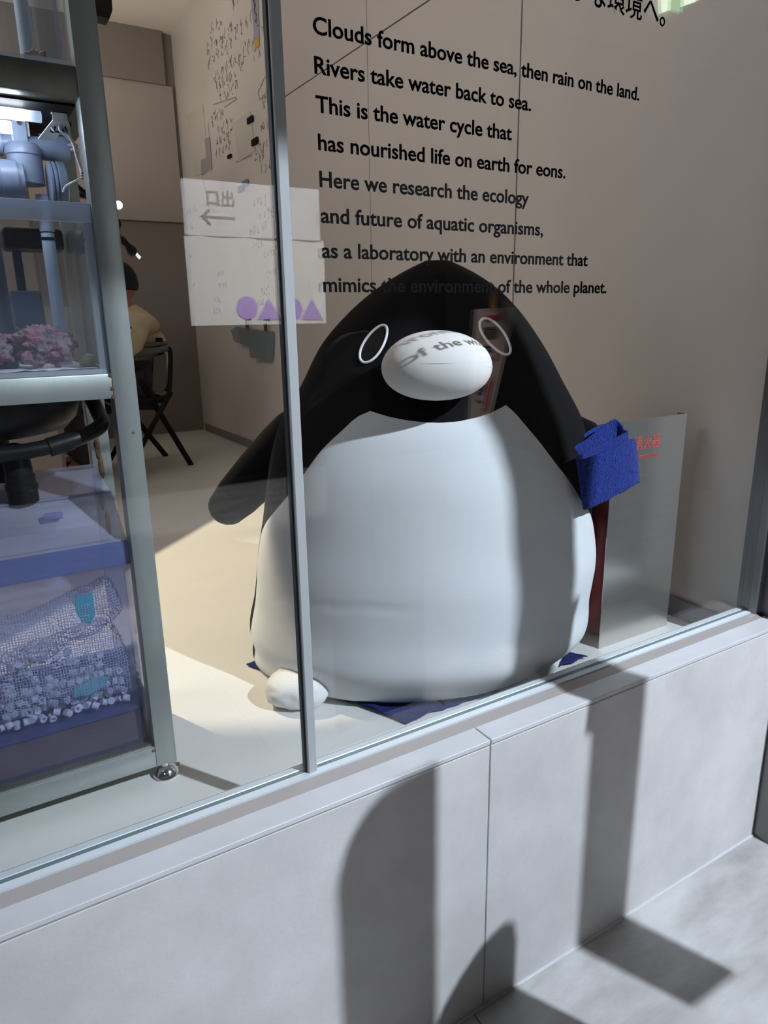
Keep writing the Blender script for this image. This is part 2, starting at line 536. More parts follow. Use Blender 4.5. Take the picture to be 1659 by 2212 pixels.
pl = MB().box((-3.2, -0.004, 0.002), (0.451, 0.004, 2.62)).build('pane', M_glass, win)
pr = MB().box((0.470, -0.004, 0.002), (1.818, 0.004, 2.62)).build('pane', M_glass, win)
MB().box((0.4515, -0.013, 0.004), (0.4695, 0.013, 2.62), 0.002).build('mullion', M_alu_paint, win)
MB().box((0.4485, -0.006, 0.004), (0.4515, 0.006, 2.62)).build('gasket', M_gasket, win)
MB().box((1.806, -0.03, 0.0), (1.838, -0.008, 2.62), 0.002).build('jamb', M_jamb, win)
MB().box((1.812, -0.008, 0.0), (1.838, 0.03, 2.62), 0.002).build('jamb', M_jamb, win)
MB().box((1.838, -0.05, -0.005), (1.86, 0.02, 2.62), 0.002).build('jamb', M_jamb, win)


def text_mesh(name, body, size, m, parent, loc, sx=1.0, rot=(math.pi / 2, 0, 0), width=None, ext=0.0004, align='LEFT', mirror=False, spacing=1.0, off=0.0):
    cu = bpy.data.curves.new(name, 'FONT')
    cu.body = body
    cu.size = size
    cu.extrude = ext
    cu.align_x = align
    cu.space_character = spacing
    cu.offset = off
    cu.resolution_u = 4
    tmp = bpy.data.objects.new(name + '_tmp', cu)
    C.objects.link(tmp)
    dg = bpy.context.evaluated_depsgraph_get()
    me = bpy.data.meshes.new_from_object(tmp.evaluated_get(dg))
    bpy.data.objects.remove(tmp)
    bpy.data.curves.remove(cu)
    me.name = name
    if len(me.vertices):
        xs = [v.co.x for v in me.vertices]
        x0, x1 = min(xs), max(xs)
        if width:
            sx = width / (x1 - x0)
        if align == 'LEFT':
            me.transform(Matrix.Translation((-x0, 0, 0)))
    if mirror:
        sx = -sx
    me.transform(Matrix.Diagonal((sx, 1, 1, 1)))
    if mirror:
        me.flip_normals()
    me.transform(Matrix.Translation(Vector(loc)) @ Matrix.Rotation(rot[2], 4, 'Z') @ Matrix.Rotation(rot[1], 4, 'Y') @ Matrix.Rotation(rot[0], 4, 'X'))
    me.materials.clear()
    me.materials.append(m)
    o = bpy.data.objects.new(name, me)
    C.objects.link(o)
    if parent:
        o.parent = parent
        base = Vector((0, 0, 0))
        q = parent
        while q:
            base += Vector(q.location)
            q = q.parent
        me.transform(Matrix.Translation(-base))
    return o


LINES = [("Clouds form above the sea, then rain on the land.", 1.218), ("Rivers take water back to sea.", 0.942),
         ("This is the water cycle that", 0.900), ("has nourished life on earth for eons.", 1.031),
         ("Here we research the ecology", 0.943), ("and future of aquatic organisms,", 0.981),
         ("as a laboratory with an environment that", 1.102), ("mimics the environment of the whole planet.", 1.160)]
for i, (t, x1) in enumerate(LINES):
    text_mesh('lettering', t, 0.0318, M_letter, pr, (0.521 if i < 3 else 0.5225, -0.0046, 1.2085 - i * 0.0509), width=x1 - 0.521, off=0.00055)
text_mesh('lettering', "のような環境へ。", 0.052, M_letter, pr, (0.93, -0.0046, 1.345), width=0.345, off=0.0003)

bh = empty('spot_cutoff', (1.0, -1.2, 1.87), kind='structure')  # added slab out of view, keeps the corridor spot off the far floor
MB().box((-3.2, -1.25, 1.87), (5.2, -1.15, 3.2)).build('cutoff_slab', M_jamb, bh)

# ================================================================== plush penguin
PA = Vector((1.068304, 0.449628, 0))
PH = Vector((0.5806, 0.8142, 0))
PU = Vector((0.8142, -0.5806, 0))
zk = np.array([-.10, -.085, -.05, 0.01, .09, .18, .30, .42, .54, .65, .74, .82, .88, .92, .945])
ak = np.array([0.34, 0.405, 0.436, 0.465, 0.456, 0.455, 0.44, 0.424, 0.394, 0.334, 0.283, 0.217, 0.149, 0.084, 0.03])
ck = np.array([-0.155, -0.12, -0.085, -0.062, -0.052, -0.041, -0.034, -0.027, -0.023, -0.019, -0.02, -0.013, -0.006, -0.003, -0.002])
bk = np.array([.80, .80, .80, .80, .80, .80, .80, .80, .78, .76, .76, .78, .80, .85, .85])


def pch(x, xs, ys_):
    d_ = np.diff(ys_) / np.diff(xs)
    m_ = np.zeros(len(xs))
    m_[0], m_[-1] = d_[0], d_[-1]
    for i in range(1, len(xs) - 1):
        m_[i] = 0 if d_[i - 1] * d_[i] <= 0 else 2 * d_[i - 1] * d_[i] / (d_[i - 1] + d_[i])
    i = int(np.clip(np.searchsorted(xs, x) - 1, 0, len(xs) - 2))
    hh = xs[i + 1] - xs[i]
    t = (x - xs[i]) / hh
    return float((2 * t**3 - 3 * t**2 + 1) * ys_[i] + (t**3 - 2 * t**2 + t) * hh * m_[i] + (-2 * t**3 + 3 * t**2) * ys_[i + 1] + (t**3 - t**2) * hh * m_[i + 1])


def pbody(deg, z, off=0.0):
    """point on the penguin's body surface; deg -90 faces the camera side"""
    a, c_, b = pch(z, zk, ak), pch(z, zk, ck), pch(z, zk, bk)
    t = math.radians(deg)
    rr = 1 + off / max(a, 0.05)
    p = PA + PU * (c_ + a * rr * math.cos(t)) + PH * (a * b * rr * math.sin(t))
    return Vector((p.x, p.y, z))


def pnorm(deg, z):
    e = 0.004
    u = pbody(deg + 1, z) - pbody(deg - 1, z)
    v = pbody(deg, min(z + e, .944)) - pbody(deg, max(z - e, -.0999))
    return u.cross(v).normalized()


peng = empty('plush_penguin', (PA.x, PA.y, FZ), 'giant black and white plush penguin sitting on the floor behind the glass', 'plush toy')
zs = [-.10, -.097, -.092] + list(np.linspace(-.085, .93, 74)) + [.936, .941, .9445]


def soft(p, n_, k):
    return p + n_ * k


mb = MB()
rows = []
for z in zs:
    row = []
    for k in range(96):
        dg_ = k * 360 / 96
        p = pbody(dg_, z)
        wob = 0.004 * noise.noise(Vector((math.cos(math.radians(dg_)) * 2.2, math.sin(math.radians(dg_)) * 2.2, z * 5)))
        rad_ = (Vector((p.x, p.y, 0)) - PA).normalized()
        row.append(mb.bm.verts.new(p + rad_ * wob))
    rows.append(row)
for a, b in zip(rows, rows[1:]):
    for k in range(96):
        mb.bm.faces.new((a[k], a[(k + 1) % 96], b[(k + 1) % 96], b[k]))
mb.bm.faces.new(rows[-1])
mb.bm.faces.new(rows[0][::-1])
body = mb.build('body', M_plush, peng, smooth=180)

# white belly: a shell over the body between two side seams
bl = [(-.098, -158), (-.064, -158), (0.005, -160), (.088, -163), (.189, -165), (.26, -165), (.30, -159), (.343, -150.5), (.396, -141.4), (.454, -133.9), (.522, -126.6), (.565, -120.5), (.596, -116.0), (.609, -111.6)]
br = [(-.098, 5), (0.0, 8), (.1, 8), (.2, 4), (.26, -3), (.33, -18.5), (.381, -29.6), (.435, -37.4), (.483, -44.1), (.528, -49.5), (.566, -54.2), (.602, -58.3), (.618, -61)]
tp = [(-111.6, .609), (-104.1, .598), (-97.3, .591), (-90.9, .587), (-86.1, .586), (-79.8, .588), (-73.1, .595), (-67.7, .603), (-61, .618)]
blz, blt = np.array([q[0] for q in bl]), np.array([q[1] for q in bl])
brz, brt = np.array([q[0] for q in br]), np.array([q[1] for q in br])
tpt, tpz = np.array([q[0] for q in tp]), np.array([q[1] for q in tp])
mb = MB()
NU, NV = 70, 64
vs = []
for j in range(NV):
    row = []
    for i in range(NU):
        s = i / (NU - 1)
        v = j / (NV - 1)
        # top row runs along the neckline, bottom row along the base
        ttop = -111.6 + s * (111.6 - 61)
        ztop = float(np.interp(ttop, tpt, tpz))
        zl = -.098 + v * (.609 + .098)
        zr = -.098 + v * (.618 + .098)
        tl, tr_ = pch(zl, blz, blt), pch(zr, brz, brt)
        zz = -.098 + v * (ztop + .098)
        tt = tl + s * (tr_ - tl)
        edge = min(s, 1 - s, (1 - v) * 1.2) * 14
        off = 0.0055 * min(1.0, edge) ** 0.5 + 0.0005
        p = pbody(tt, zz, off)
        rad_ = (Vector((p.x, p.y, 0)) - PA).normalized()
        # sagging wrinkles low on the belly
        wr_ = 0.0025 * math.exp(-((zz - 0.155 - 0.02 * math.sin(tt * .05)) / 0.006) ** 2) * (1 if -140 < tt < -95 else 0.2)
        wob = 0.004 * noise.noise(Vector((math.cos(math.radians(tt)) * 2.2, math.sin(math.radians(tt)) * 2.2, zz * 5)))
        row.append(mb.bm.verts.new(p + rad_ * (wob - wr_)))
    vs.append(row)
for j in range(NV - 1):
    for i in range(NU - 1):
        mb.bm.faces.new((vs[j][i], vs[j][i + 1], vs[j + 1][i + 1], vs[j + 1][i]))
belly = mb.build('belly', M_plush_white, peng, smooth=180)
tag(belly, 'white belly panel with a scalloped neckline')

# beak: stuffed ellipsoid in two halves with a seam between
nc = at(943, 790, y=0.205)
nrot = Matrix((PU, PH, Vector((0, 0, 1)))).transposed()
beak = MB()
g = bmesh.ops.create_uvsphere(beak.bm, u_segments=40, v_segments=24, radius=1)
for v in g['verts']:
    x, y, z = v.co
    q = Vector((math.copysign(abs(x) ** 0.94, x) * 0.1185, y * 0.085, z * 0.0735 - 0.004 * x * x))
    v.co = nc + nrot @ q
beak_o = beak.build('beak', M_beak, peng, smooth=180)
tag(beak_o, 'white stuffed oval beak')
sm = MB()
pts = []
for k in range(33):
    a = math.pi + math.pi * k / 32
    x, y = math.cos(a), math.sin(a)
    pts.append(nc + nrot @ Vector((x * 0.1183, y * 0.0838, -0.014 * x * x + 0.010)))
sm.tube(pts, 0.0010, 6).build('beak_seam', M_thread, beak_o, smooth=180)


def hitp(x, y):
    q = ray(x, y).normalized()
    t = 1.0
    while t < 2.6:
        P = CAM_P + q * t
        if -.099 < P.z < .944:
            a, c_, b = pch(P.z, zk, ak), pch(P.z, zk, ck), pch(P.z, zk, bk)
            L = Vector((P.x, P.y, 0)) - PA
            if ((L.dot(PU) - c_) / a) ** 2 + (L.dot(PH) / (a * b)) ** 2 < 1:
                return P
        t += 0.0015
    return P


def eye(cxp, cyp, la, lb, ang):
    """eye outline drawn as an oval in the photo, laid on the body"""
    ring, ring2 = [], []
    for k in range(40):
        t = 2 * math.pi * k / 40
        e = la * math.cos(t)
        g_ = lb * math.sin(t) * (1 - 0.12 * math.cos(t))
        x = cxp + e * math.cos(ang) - g_ * math.sin(ang)
        y = cyp + e * math.sin(ang) + g_ * math.cos(ang)
        q = hitp(x, y)
        nn = (Vector((q.x, q.y, 0)) - PA).normalized() * 0.9 + Vector((0, 0, .3))
        ring.append(q + nn * 0.004)
        ring2.append(q + nn * 0.002)
    p = MB()
    cen = sum(ring2, Vector()) / len(ring2)
    q = hitp(cxp, cyp)
    cc = p.bm.verts.new(q + ((Vector((q.x, q.y, 0)) - PA).normalized()) * 0.006)
    vv = [p.bm.verts.new(x) for x in ring2]
    for k in range(40):
        p.bm.faces.new((cc, vv[k], vv[(k + 1) % 40]))
    eo = p.build('eye', M_eye, peng, smooth=180)
    t_ = MB()
    t_.tube(ring + [ring[0], ring[1]], 0.0031, 8, cap=False).build('eye_outline', M_eyering, eo, smooth=180)
    return eo


eye(810, 743.5, 46, 19.5, math.radians(-58))
eye(1068, 728.5, 47, 19.5, math.radians(52))


def flipper(pts, rad):
    o = MB().tube(pts, rad, 18, flat=(PH + Vector((0, 0, .25))), round_ends=5).build('flipper', M_plush, peng, smooth=180)
    return o


def onp(x, y, dist):
    q = ray(x, y)
    return CAM_P + q * (dist / q.dot(PH))


flipper([onp(668, 900, 1.93), onp(640, 930, 1.92), onp(612, 965, 1.90), onp(560, 1022, 1.87), onp(512, 1074, 1.85), onp(493, 1094, 1.85)], [.05, .066, .072, .069, .062, .055])
flipper([onp(1225, 930, 1.90), onp(1262, 955, 1.87), onp(1290, 975, 1.80), onp(1308, 990, 1.76)], [.05, .058, .05, .036])


def foot(pxs, name='foot'):
    m_ = MB()
    p = MB()
    g_ = bmesh.ops.create_icosphere(p.bm, subdivisions=4, radius=1)
    c_, ax, sx, sy, sz = pxs
    ax = ax.normalized()
    ay = Vector((0, 0, 1)).cross(ax).normalized()
    for v in g_['verts']:
        n_ = v.co.copy()
        box_ = (abs(n_.x) ** 2.7 + abs(n_.y) ** 2.7 + abs(n_.z) ** 2.3) ** (-1 / 2.5)
        k = box_ * (1 + 0.05 * noise.fractal(n_ * 2.0 + Vector((3, 1, 2)), 0.6, 2.1, 4))
        # gathered creases fanning back from the toe
        an = math.atan2(n_.y, n_.x + 0.2)
        cr = math.sin(an * 11 + n_.z * 3) * 0.6 + math.sin(an * 23 + 1.7) * 0.4
        k -= 0.045 * max(0.0, cr) * max(0.0, n_.x * 0.6 + 0.4) * (1 - n_.z * n_.z)
        q = Vector((n_.x * sx, n_.y * sy, n_.z * sz)) * k
        q.z = max(q.z, -sz * 0.88)
        v.co = c_ + ax * q.x + ay * q.y + Vector((0, 0, q.z))
    return p.build(name, M_foot, peng, smooth=180)


foot((Vector((0.618, 0.405, FZ + 0.034)), Vector((-0.55, -0.65, 0)), 0.072, 0.080, 0.039))
foot((Vector((1.20, 0.20, FZ + 0.045)), Vector((0.4, -0.9, 0)), 0.07, 0.08, 0.045))
# ================================================================== towel on the flipper
lay = [  # (top pixel), (bottom pixel), depth y
    ((1318, 915), (1328, 1012), .185), ((1290, 921), (1300, 1028), .178), ((1255, 942), (1268, 1058), .168), ((1234, 955), (1248, 1076), .158),
    ((1227, 964), (1241, 1086), .146), ((1234, 968), (1248, 1089), .136), ((1262, 952), (1276, 1068), .132), ((1296, 926), (1308, 1036), .128), ((1325, 907), (1336, 1010), .126), ((1336, 910), (1345, 1010), .120),
    ((1348, 928), (1356, 1026), .108), ((1354, 931), (1362, 1028), .100), ((1345, 938), (1354, 1038), .096), ((1315, 953), (1326, 1060), .092), ((1280, 969), (1294, 1080), .090), ((1256, 980), (1270, 1094), .086),
    ((1247, 990), (1262, 1098), .074), ((1254, 994), (1269, 1099), .062), ((1290, 982), (1303, 1084), .056), ((1325, 967), (1337, 1066), .052), ((1355, 952), (1365, 1051), .054), ((1368, 948), (1377, 1043), .062), ((1372, 953), (1380, 1044), .074)]


def catmull(P, n_):
    out = []
    for i in range(len(P) - 1):
        p0, p1, p2, p3 = P[max(i - 1, 0)], P[i], P[i + 1], P[min(i + 2, len(P) - 1)]
        for k in range(n_):
            t = k / n_
            out.append(0.5 * ((2 * p1) + (p2 - p0) * t + (2 * p0 - 5 * p1 + 4 * p2 - p3) * t * t + (3 * p1 - p0 - 3 * p2 + p3) * t**3))
    out.append(P[-1])
    return out


top = catmull([at(a[0], a[1], y=y) for a, b, y in lay], 5)
bot = catmull([at(b[0], b[1], y=y) for a, b, y in lay], 5)
NT = len(top)
tw = MB()


def twf(u, v):
    i = min(int(round(u * (NT - 1))), NT - 1)
    p = top[i].lerp(bot[i], v)
    k = 0.0016 * noise.fractal(p * 120, 0.6, 2.0, 3)
    return p + Vector((k, k * 1.5, -k))


tw.grid(twf, NT, 34)
towel = tw.build('towel', M_towel, None, smooth=180)
md = towel.modifiers.new('thick', 'SOLIDIFY')
md.thickness = 0.0055
md.offset = 0
recenter(towel)
tag(towel, 'bright blue folded terry towel hung over the plush penguin\'s flipper', 'towel')

# ================================================================== navy cloth under the penguin
ca, cb, cc_, cd_ = at(533, 1440, z=FZ), at(878, 1566, z=FZ), at(1268, 1424, z=FZ), Vector((1.12, 0.72, FZ))


def clf(u, v):
    p = ca.lerp(cb, u).lerp(cd_.lerp(cc_, u), v)
    e = min(u, 1 - u, v, 1 - v)
    k = 0.006 + 0.006 * noise.noise(p * 14) + 0.010 * max(0, 0.06 - e) / 0.06 * (noise.noise(p * 30) + 0.4)
    return Vector((p.x + 0.008 * noise.noise(p * 9), p.y + 0.008 * noise.noise(p * 11 + Vector((3, 3, 3))), FZ + max(0.0035, k)))


cl = MB().grid(clf, 40, 40).build('floor_cloth', M_cloth, None, smooth=180)
md = cl.modifiers.new('thick', 'SOLIDIFY')
md.thickness = 0.003
md.offset = -1
recenter(cl)
tag(cl, 'crumpled navy blue cloth spread on the floor under the plush penguin', 'cloth')

# ================================================================== fire extinguisher cover
bx0, bx1, by0, by1, bz1 = 1.447, 1.738, 0.195, 0.225, 0.541
ext = empty('extinguisher_cover', ((bx0 + bx1) / 2, by0, FZ), 'satin steel fire extinguisher cover with red lettering by the side wall', 'cover')
MB().box((bx0, by0, FZ), (bx1, by0 + 0.002, bz1)).build('front_plate', M_inox, ext)
MB().box((bx1 - 0.002, by0 + 0.002, FZ), (bx1, by1, bz1)).build('side_plate', M_inox, ext)
text_mesh('lettering', "消火器", 0.040, M_redprint, ext, (1.527, by0 - 0.0006, 0.462), width=0.105)
text_mesh('lettering', "Fire Extinguisher", 0.0185, M_redprint, ext, (1.505, by0 - 0.0006, 0.434), width=0.127)
fe = empty('fire_extinguisher', (1.555, 0.30, FZ), 'red fire extinguisher standing inside the steel cover', 'extinguisher')
MB().lathe((1.555, 0.30, FZ), [(0.066, 0.004), (0.070, 0.012), (0.070, 0.33), (0.064, 0.365), (0.045, 0.395), (0.022, 0.41), (0.020, 0.43)], 28).build('cylinder', M_redcyl, fe, smooth=50)
MB().lathe((1.555, 0.30, FZ), [(0.026, 0.41), (0.026, 0.455), (0.012, 0.47)], 16).build('valve', M_chrome, fe, smooth=50)
MB().tube([(1.545, 0.30, 0.35), (1.51, 0.30, 0.372), (1.462, 0.295, 0.365)], 0.009, 8).build('lever', M_chrome, fe, smooth=50)
MB().tube([(1.535, 0.30, 0.33), (1.49, 0.29, 0.32), (1.468, 0.285, 0.22), (1.472, 0.29, 0.05), (1.478, 0.29, -0.02)], 0.011, 8).build('hose', M_black, fe, smooth=50)

# ================================================================== steel rack
RX0, RX1, RY0, RY1 = -0.75, 0.279, 0.262, 0.64
T = 0.0405
rack = empty('steel_rack', (0, 0.45, FZ), 'stainless square-tube rack holding the acrylic tanks, at the left', 'rack')


def tubebox(a, b, name, m=M_steel):
    return MB().box(a, b, 0.0018, 2).build(name, m, rack, smooth=30)


for x in (RX1 - T, RX0):
    for y in (RY0, RY1 - T):
        p = tubebox((x, y, -0.0635), (x + T, y + T, 2.05), 'post')
        MB().lathe((x + T / 2, y + T / 2, FZ), [(0.0245, 0.0), (0.0262, 0.003), (0.024, 0.010), (0.016, 0.021), (0.009, 0.024), (0.009, 0.042)], 28).build('foot', M_chrome, p, smooth=40)
for z0, z1, m in ((1.154, 1.198, M_steel_dark), (0.682, 0.725, M_steel), (-0.063, -0.018, M_steel)):
    for y in (RY0 + 0.0008, RY1 - T):
        tubebox((RX0 + T, y, z0), (RX1 - T, y + T, z1), 'beam', m)
    for x in (RX0, RX1 - T):
        tubebox((x + 0.001, RY0 + T, z0), (x + T - 0.001, RY1 - T, z1), 'side_beam', m)
MB().box((RX0 + 0.02, RY0 + 0.01, -0.018), (RX1 - T, RY1 - 0.01, -0.0145)).build('bottom_shelf', M_steel_dark, rack)
MB().box((RX0 + 0.02, RY0 + T, 1.150), (RX1 - T, RY1 - 0.02, 1.154)).build('shelf_underside', M_blackm, rack)
for px, py in ((239, 811), (243, 840), (246, 858), (288, 935), (384, 1650), (333, 1622)):
    c_ = at(px, py, y=RY0)
    MB().ico(c_ + Vector((0, 0.001, 0)), 0.0045, 2, (1, 0.35, 0.9), 0.3, 3, px).build('rust_spot', M_rust, rack, smooth=180)
for z in (0.30, 0.37, 0.43, 0.50, 0.55):
    MB().ico((0.252 + 0.004 * math.sin(z * 40), RY1 - T - 0.0005, z), 0.011, 2, (0.5, 0.12, 2.6), 0.35, 3, z * 9).build('rust_spot', M_rust, rack, smooth=180)


def tank(name, x0, x1, y0, y1, z0, z1, label, rim=None):
    t = empty(name, ((x0 + x1) / 2, (y0 + y1) / 2, z0), label, 'tank', 'acrylic tanks on the steel rack')
    w = 0.008
    MB().box((x0, y0, z0), (x1, y1, z0 + w)).build('base', M_acryl_edge, t)
    MB().box((x0, y0, z0 + w), (x1, y0 + w, z1)).build('front_pane', M_acryl, t)
    MB().box((x0, y1 - w, z0 + w), (x1, y1, z1)).build('back_pane', M_acryl, t)
    MB().box((x1 - w, y0 + w, z0 + w), (x1, y1 - w, z1)).build('side_pane', M_acryl, t)
    MB().box((x0, y0 + w, z0 + w), (x0 + w, y1 - w, z1)).build('side_pane', M_acryl, t)
    if rim:
        MB().box((x0, y0 - 0.001, z1 - rim), (x1 + 0.0005, y0 + 0.010, z1), 0.001).build('rim', M_acryl_edge, t)
        MB().box((x0, y0 + 0.010, z1 - 0.008), (x1 - w, y0 + 0.055, z1), 0.001).build('brace', M_acryl_edge, t)
        MB().box((x1 - 0.014, y0, z0), (x1, y0 + 0.012, z1), 0.001).build('corner_bar', M_acryl_edge, t)
    return t


tank('aquarium', -0.66, 0.2375, 0.272, 0.62, 0.7255, 1.001, 'clear acrylic tank with pink rocks on the middle tier of the steel rack', 0.031)
tank('aquarium', -0.66, 0.2360, 0.272, 0.62, 1.1985, 1.62, 'clear acrylic tank on the top tier of the steel rack')
sand = MB().grid(lambda u, v: Vector((-0.645 + u * 0.868, 0.284 + v * 0.322, 0.7345 + 0.003 * noise.noise(Vector((u * 40, v * 14, 0))))), 60, 24).build('aquarium_sand', M_sand, None, smooth=180)
recenter(sand)
tag(sand, 'thin layer of white sand in the middle tank', 'sand', kind='stuff')


def rock(c_, s, seed, label, m=M_rock, name='live_rock', amp=0.42, grp=None):
    o = MB().ico(c_, 1.0, 5, s, amp, 2.2, seed).build(name, m, None, smooth=180)
    recenter(o)
    o.location.z = max(o.location.z, 0.7335) if c_[2] < 1.1 else max(o.location.z, 1.2068)
    return tag(o, label, 'rock', grp)


rock((0.146, 0.345, 0.764), (0.046, 0.034, 0.030), 1.3, 'rugged pink-purple live rock at the tank\'s right front', grp='live rocks in the tank')
rock((0.052, 0.350, 0.762), (0.044, 0.036, 0.030), 5.1, 'pinkish live rock cut off by the left picture edge', grp='live rocks in the tank')
rock((-0.07, 0.36, 0.765), (0.055, 0.036, 0.030), 6.6, 'broad pink live rock further along the middle tank', grp='live rocks in the tank')
rock((0.105, 0.412, 0.776), (0.030, 0.022, 0.026), 8.4, 'small dark purple rock on top behind the pink live rocks', M_rock2, grp='live rocks in the tank')
rock((0.213, 0.335, 0.742), (0.015, 0.012, 0.011), 2.2, 'little yellow-green sponge lump beside the pink live rock', M_sponge, 'sponge', 0.3)
rock((0.196, 0.35, 1.222), (0.016, 0.012, 0.013), 4.2, 'small dark rubble piece in the top tank', M_rock2, 'rubble', 0.45)

# pipes in the tanks
sp = empty('standpipe', (0.19, 0.45, 0.735), 'pale blue standpipe behind the pink rocks in the middle tank', 'pipe')
MB().lathe((0.19, 0.45, 0.735), [(0.0115, 0.04), (0.0115, 0.235)], 20).build('pipe', M_pvc_light, sp, smooth=40)
MB().lathe((0.19, 0.45, 0.735), [(0.0145, 0.0), (0.0145, 0.04)], 20).build('collar', M_pvc_light, sp, smooth=40)
MB().lathe((0.19, 0.45, 0.735), [(0.0122, 0.2225), (0.0122, 0.228)], 20).build('ring', M_black, sp, smooth=40)
MB().lathe((0.19, 0.45, 0.735), [(0.0125, 0.238), (0.0125, 0.30)], 20).build('sleeve', M_pvc_light, sp, smooth=40)
o = MB().lathe((0.088, 0.40, 0.735), [(0.020, 0.0), (0.020, 0.26)], 20).build('drain_riser', M_pvc_dark, None, smooth=40)
tag(recenter(o), 'thick navy riser pipe at the left edge of the middle tank', 'pipe')
o = MB().lathe((0.197, 0.45, 1.2065), [(0.0118, 0.0), (0.0118, 0.36)], 20).build('standpipe', M_pvc_light, None, smooth=40)
tag(recenter(o), 'pale blue standpipe in the top tank', 'pipe')
pm = empty('filter_block', (0.155, 0.53, 0.735), 'dark filter block standing behind the standpipe in the middle tank', 'filter')
MB().box((0.118, 0.505, 0.735), (0.172, 0.56, 0.872), 0.003).build('housing', M_pvc_dark, pm)
MB().box((0.12, 0.50, 0.945), (0.225, 0.565, 0.985), 0.008, 2).build('top_housing', M_black, pm)
MB().box((0.135, 0.535, 0.872), (0.15, 0.55, 0.945)).build('stem', M_pvc_dark, pm)

# drain manifold between the tiers
dm = empty('drain_manifold', (0.15, 0.45, 1.0), 'grey plastic drain manifold with a large capped tee under the top tank', 'pipework')
hz = MB().lathe((-0.5, 0.455, 1.116), [(0.0165, 0.0), (0.0165, 0.725)], 22, 'x').build('pipe', M_pvc, dm, smooth=40)
MB().lathe((0.198, 0.455, 1.116), [(0.0215, 0.0), (0.0215, 0.046)], 22, 'x').build('coupling', M_pvc, dm, smooth=40)
MB().lathe((0.09, 0.455, 1.116), [(0.0205, 0.0), (0.0205, 0.046)], 22, 'x').build('coupling', M_pvc, dm, smooth=40)
cp = MB().lathe((0.152, 0.455, 1.116), [(0.0185, 0.0), (0.0185, 0.028)], 22, 'x').build('clamp', M_pvc_light, dm, smooth=40)
MB().box((0.155, 0.432, 1.116), (0.177, 0.438, 1.153), 0.001).build('strap', M_pvc, cp)
MB().lathe((0.166, 0.432, 1.146), [(0.004, 0.0), (0.004, -0.003)], 10, 'y').build('bolt', M_chrome, cp, smooth=40)
MB().lathe((-0.5, 0.43, 1.052), [(0.030, 0), (0.030, 0.66)], 28, 'x').build('tee_run', M_pvc, dm, smooth=40)
MB().lathe((0.124, 0.43, 1.052), [(0.0335, 0), (0.0335, 0.026)], 28, 'x').build('tee_collar', M_pvc, dm, smooth=40)
MB().lathe((0.176, 0.43, 1.052), [(0.031, 0.024), (0.036, 0.026), (0.036, 0.029), (0.0335, 0.031), (0.0365, 0.033), (0.0365, 0.036), (0.034, 0.038), (0.037, 0.040), (0.037, 0.051), (0.030, 0.054)], 28, 'x').build('threaded_cap', M_pvc, dm, smooth=35)
MB().lathe((0.168, 0.445, 1.05), [(0.029, 0.0), (0.029, 0.045), (0.031, 0.047), (0.031, 0.056), (0.024, 0.066)], 28).build('tee_branch', M_pvc, dm, smooth=40)
o = MB().lathe((0.2285, 0.50, 1.001), [(0.0115, 0.0), (0.0115, 0.12)], 18).build('down_pipe', M_pvc, None, smooth=40)
tag(recenter(o), 'slim grey down pipe beside the capped tee', 'pipe')
o = MB().box((-0.5, 0.44, 1.128), (0.182, 0.444, 1.153)).build('mounting_plate', M_white, None)
tag(recenter(o), 'white mounting plate behind the pipe clamp', 'plate')

# LED tube, bracket, cable bundle
led = empty('led_tube_lamp', (0.1, 0.33, 1.14), 'glowing white tube lamp under the top tier of the steel rack', 'lamp')
MB().lathe((-0.45, 0.34, 1.1375), [(0.0085, 0.0), (0.0085, 0.615)], 14, 'x').build('tube', M_led, led, smooth=40)
MB().lathe((0.165, 0.34, 1.1375), [(0.0088, 0.0), (0.0088, 0.025)], 14, 'x').build('end_cap', M_acryl_edge, led, smooth=40)
bk_ = MB()
bk_.box((0.203, 0.31, 1.140), (0.226, 0.325, 1.1415)).box((0.203, 0.31, 1.1275), (0.226, 0.3115, 1.1415))
bk_.prism([(0.203, 0.3115, 1.128), (0.226, 0.3115, 1.128), (0.212, 0.38, 1.112), (0.186, 0.38, 1.112)], (0, 0, 0.0015))
bk_.build('bracket', M_alu, led)
cab = empty('cable_bundle', (0.22, 0.33, 1.04), 'coiled black and white cable bundle tied beside the drain manifold', 'cable')
rnd = random.Random(3)
base_l = [(128, 265), (118, 270), (112, 266), (110, 272), (122, 263), (135, 268)]
for k in range(6):
    hx, hy = base_l[k]
    yy = 0.325 + k * 0.004
    pts_px = [(178, 372 + k * 3), (168, 340), (163, 322 + k), (158 + k, 312), (148 - k * 2, 292), ((hx + 140) / 2, 286), (hx, hy + 12), (hx + 4, hy - 2), (hx + 18, hy - 1), (150 - k, 290), (160 + k, 316), (166 + k, 340), (176, 365)]
    pts3 = catmull([at(x, y, y=yy + 0.004 * math.sin(i)) for i, (x, y) in enumerate(pts_px)], 4)
    MB().tube(pts3, 0.0015 if k % 2 else 0.0021, 6).build('cable_loop', M_white if k % 2 == 0 else M_black, cab, smooth=180)
for (x, y) in ((158, 314), (163, 324)):
    c_ = at(x, y, y=0.334)
    MB().lathe(c_, [(0.0075, -0.0012), (0.0085, 0), (0.0075, 0.0012)], 12).build('cable_tie', M_white, cab, smooth=60)
MB().tube(catmull([at(178, 383, y=0.33), at(160, 392, y=0.33), at(142, 402, y=0.34), at(136, 414, y=0.35)], 4), 0.0016, 6).build('loose_cable', M_white, cab, smooth=180)

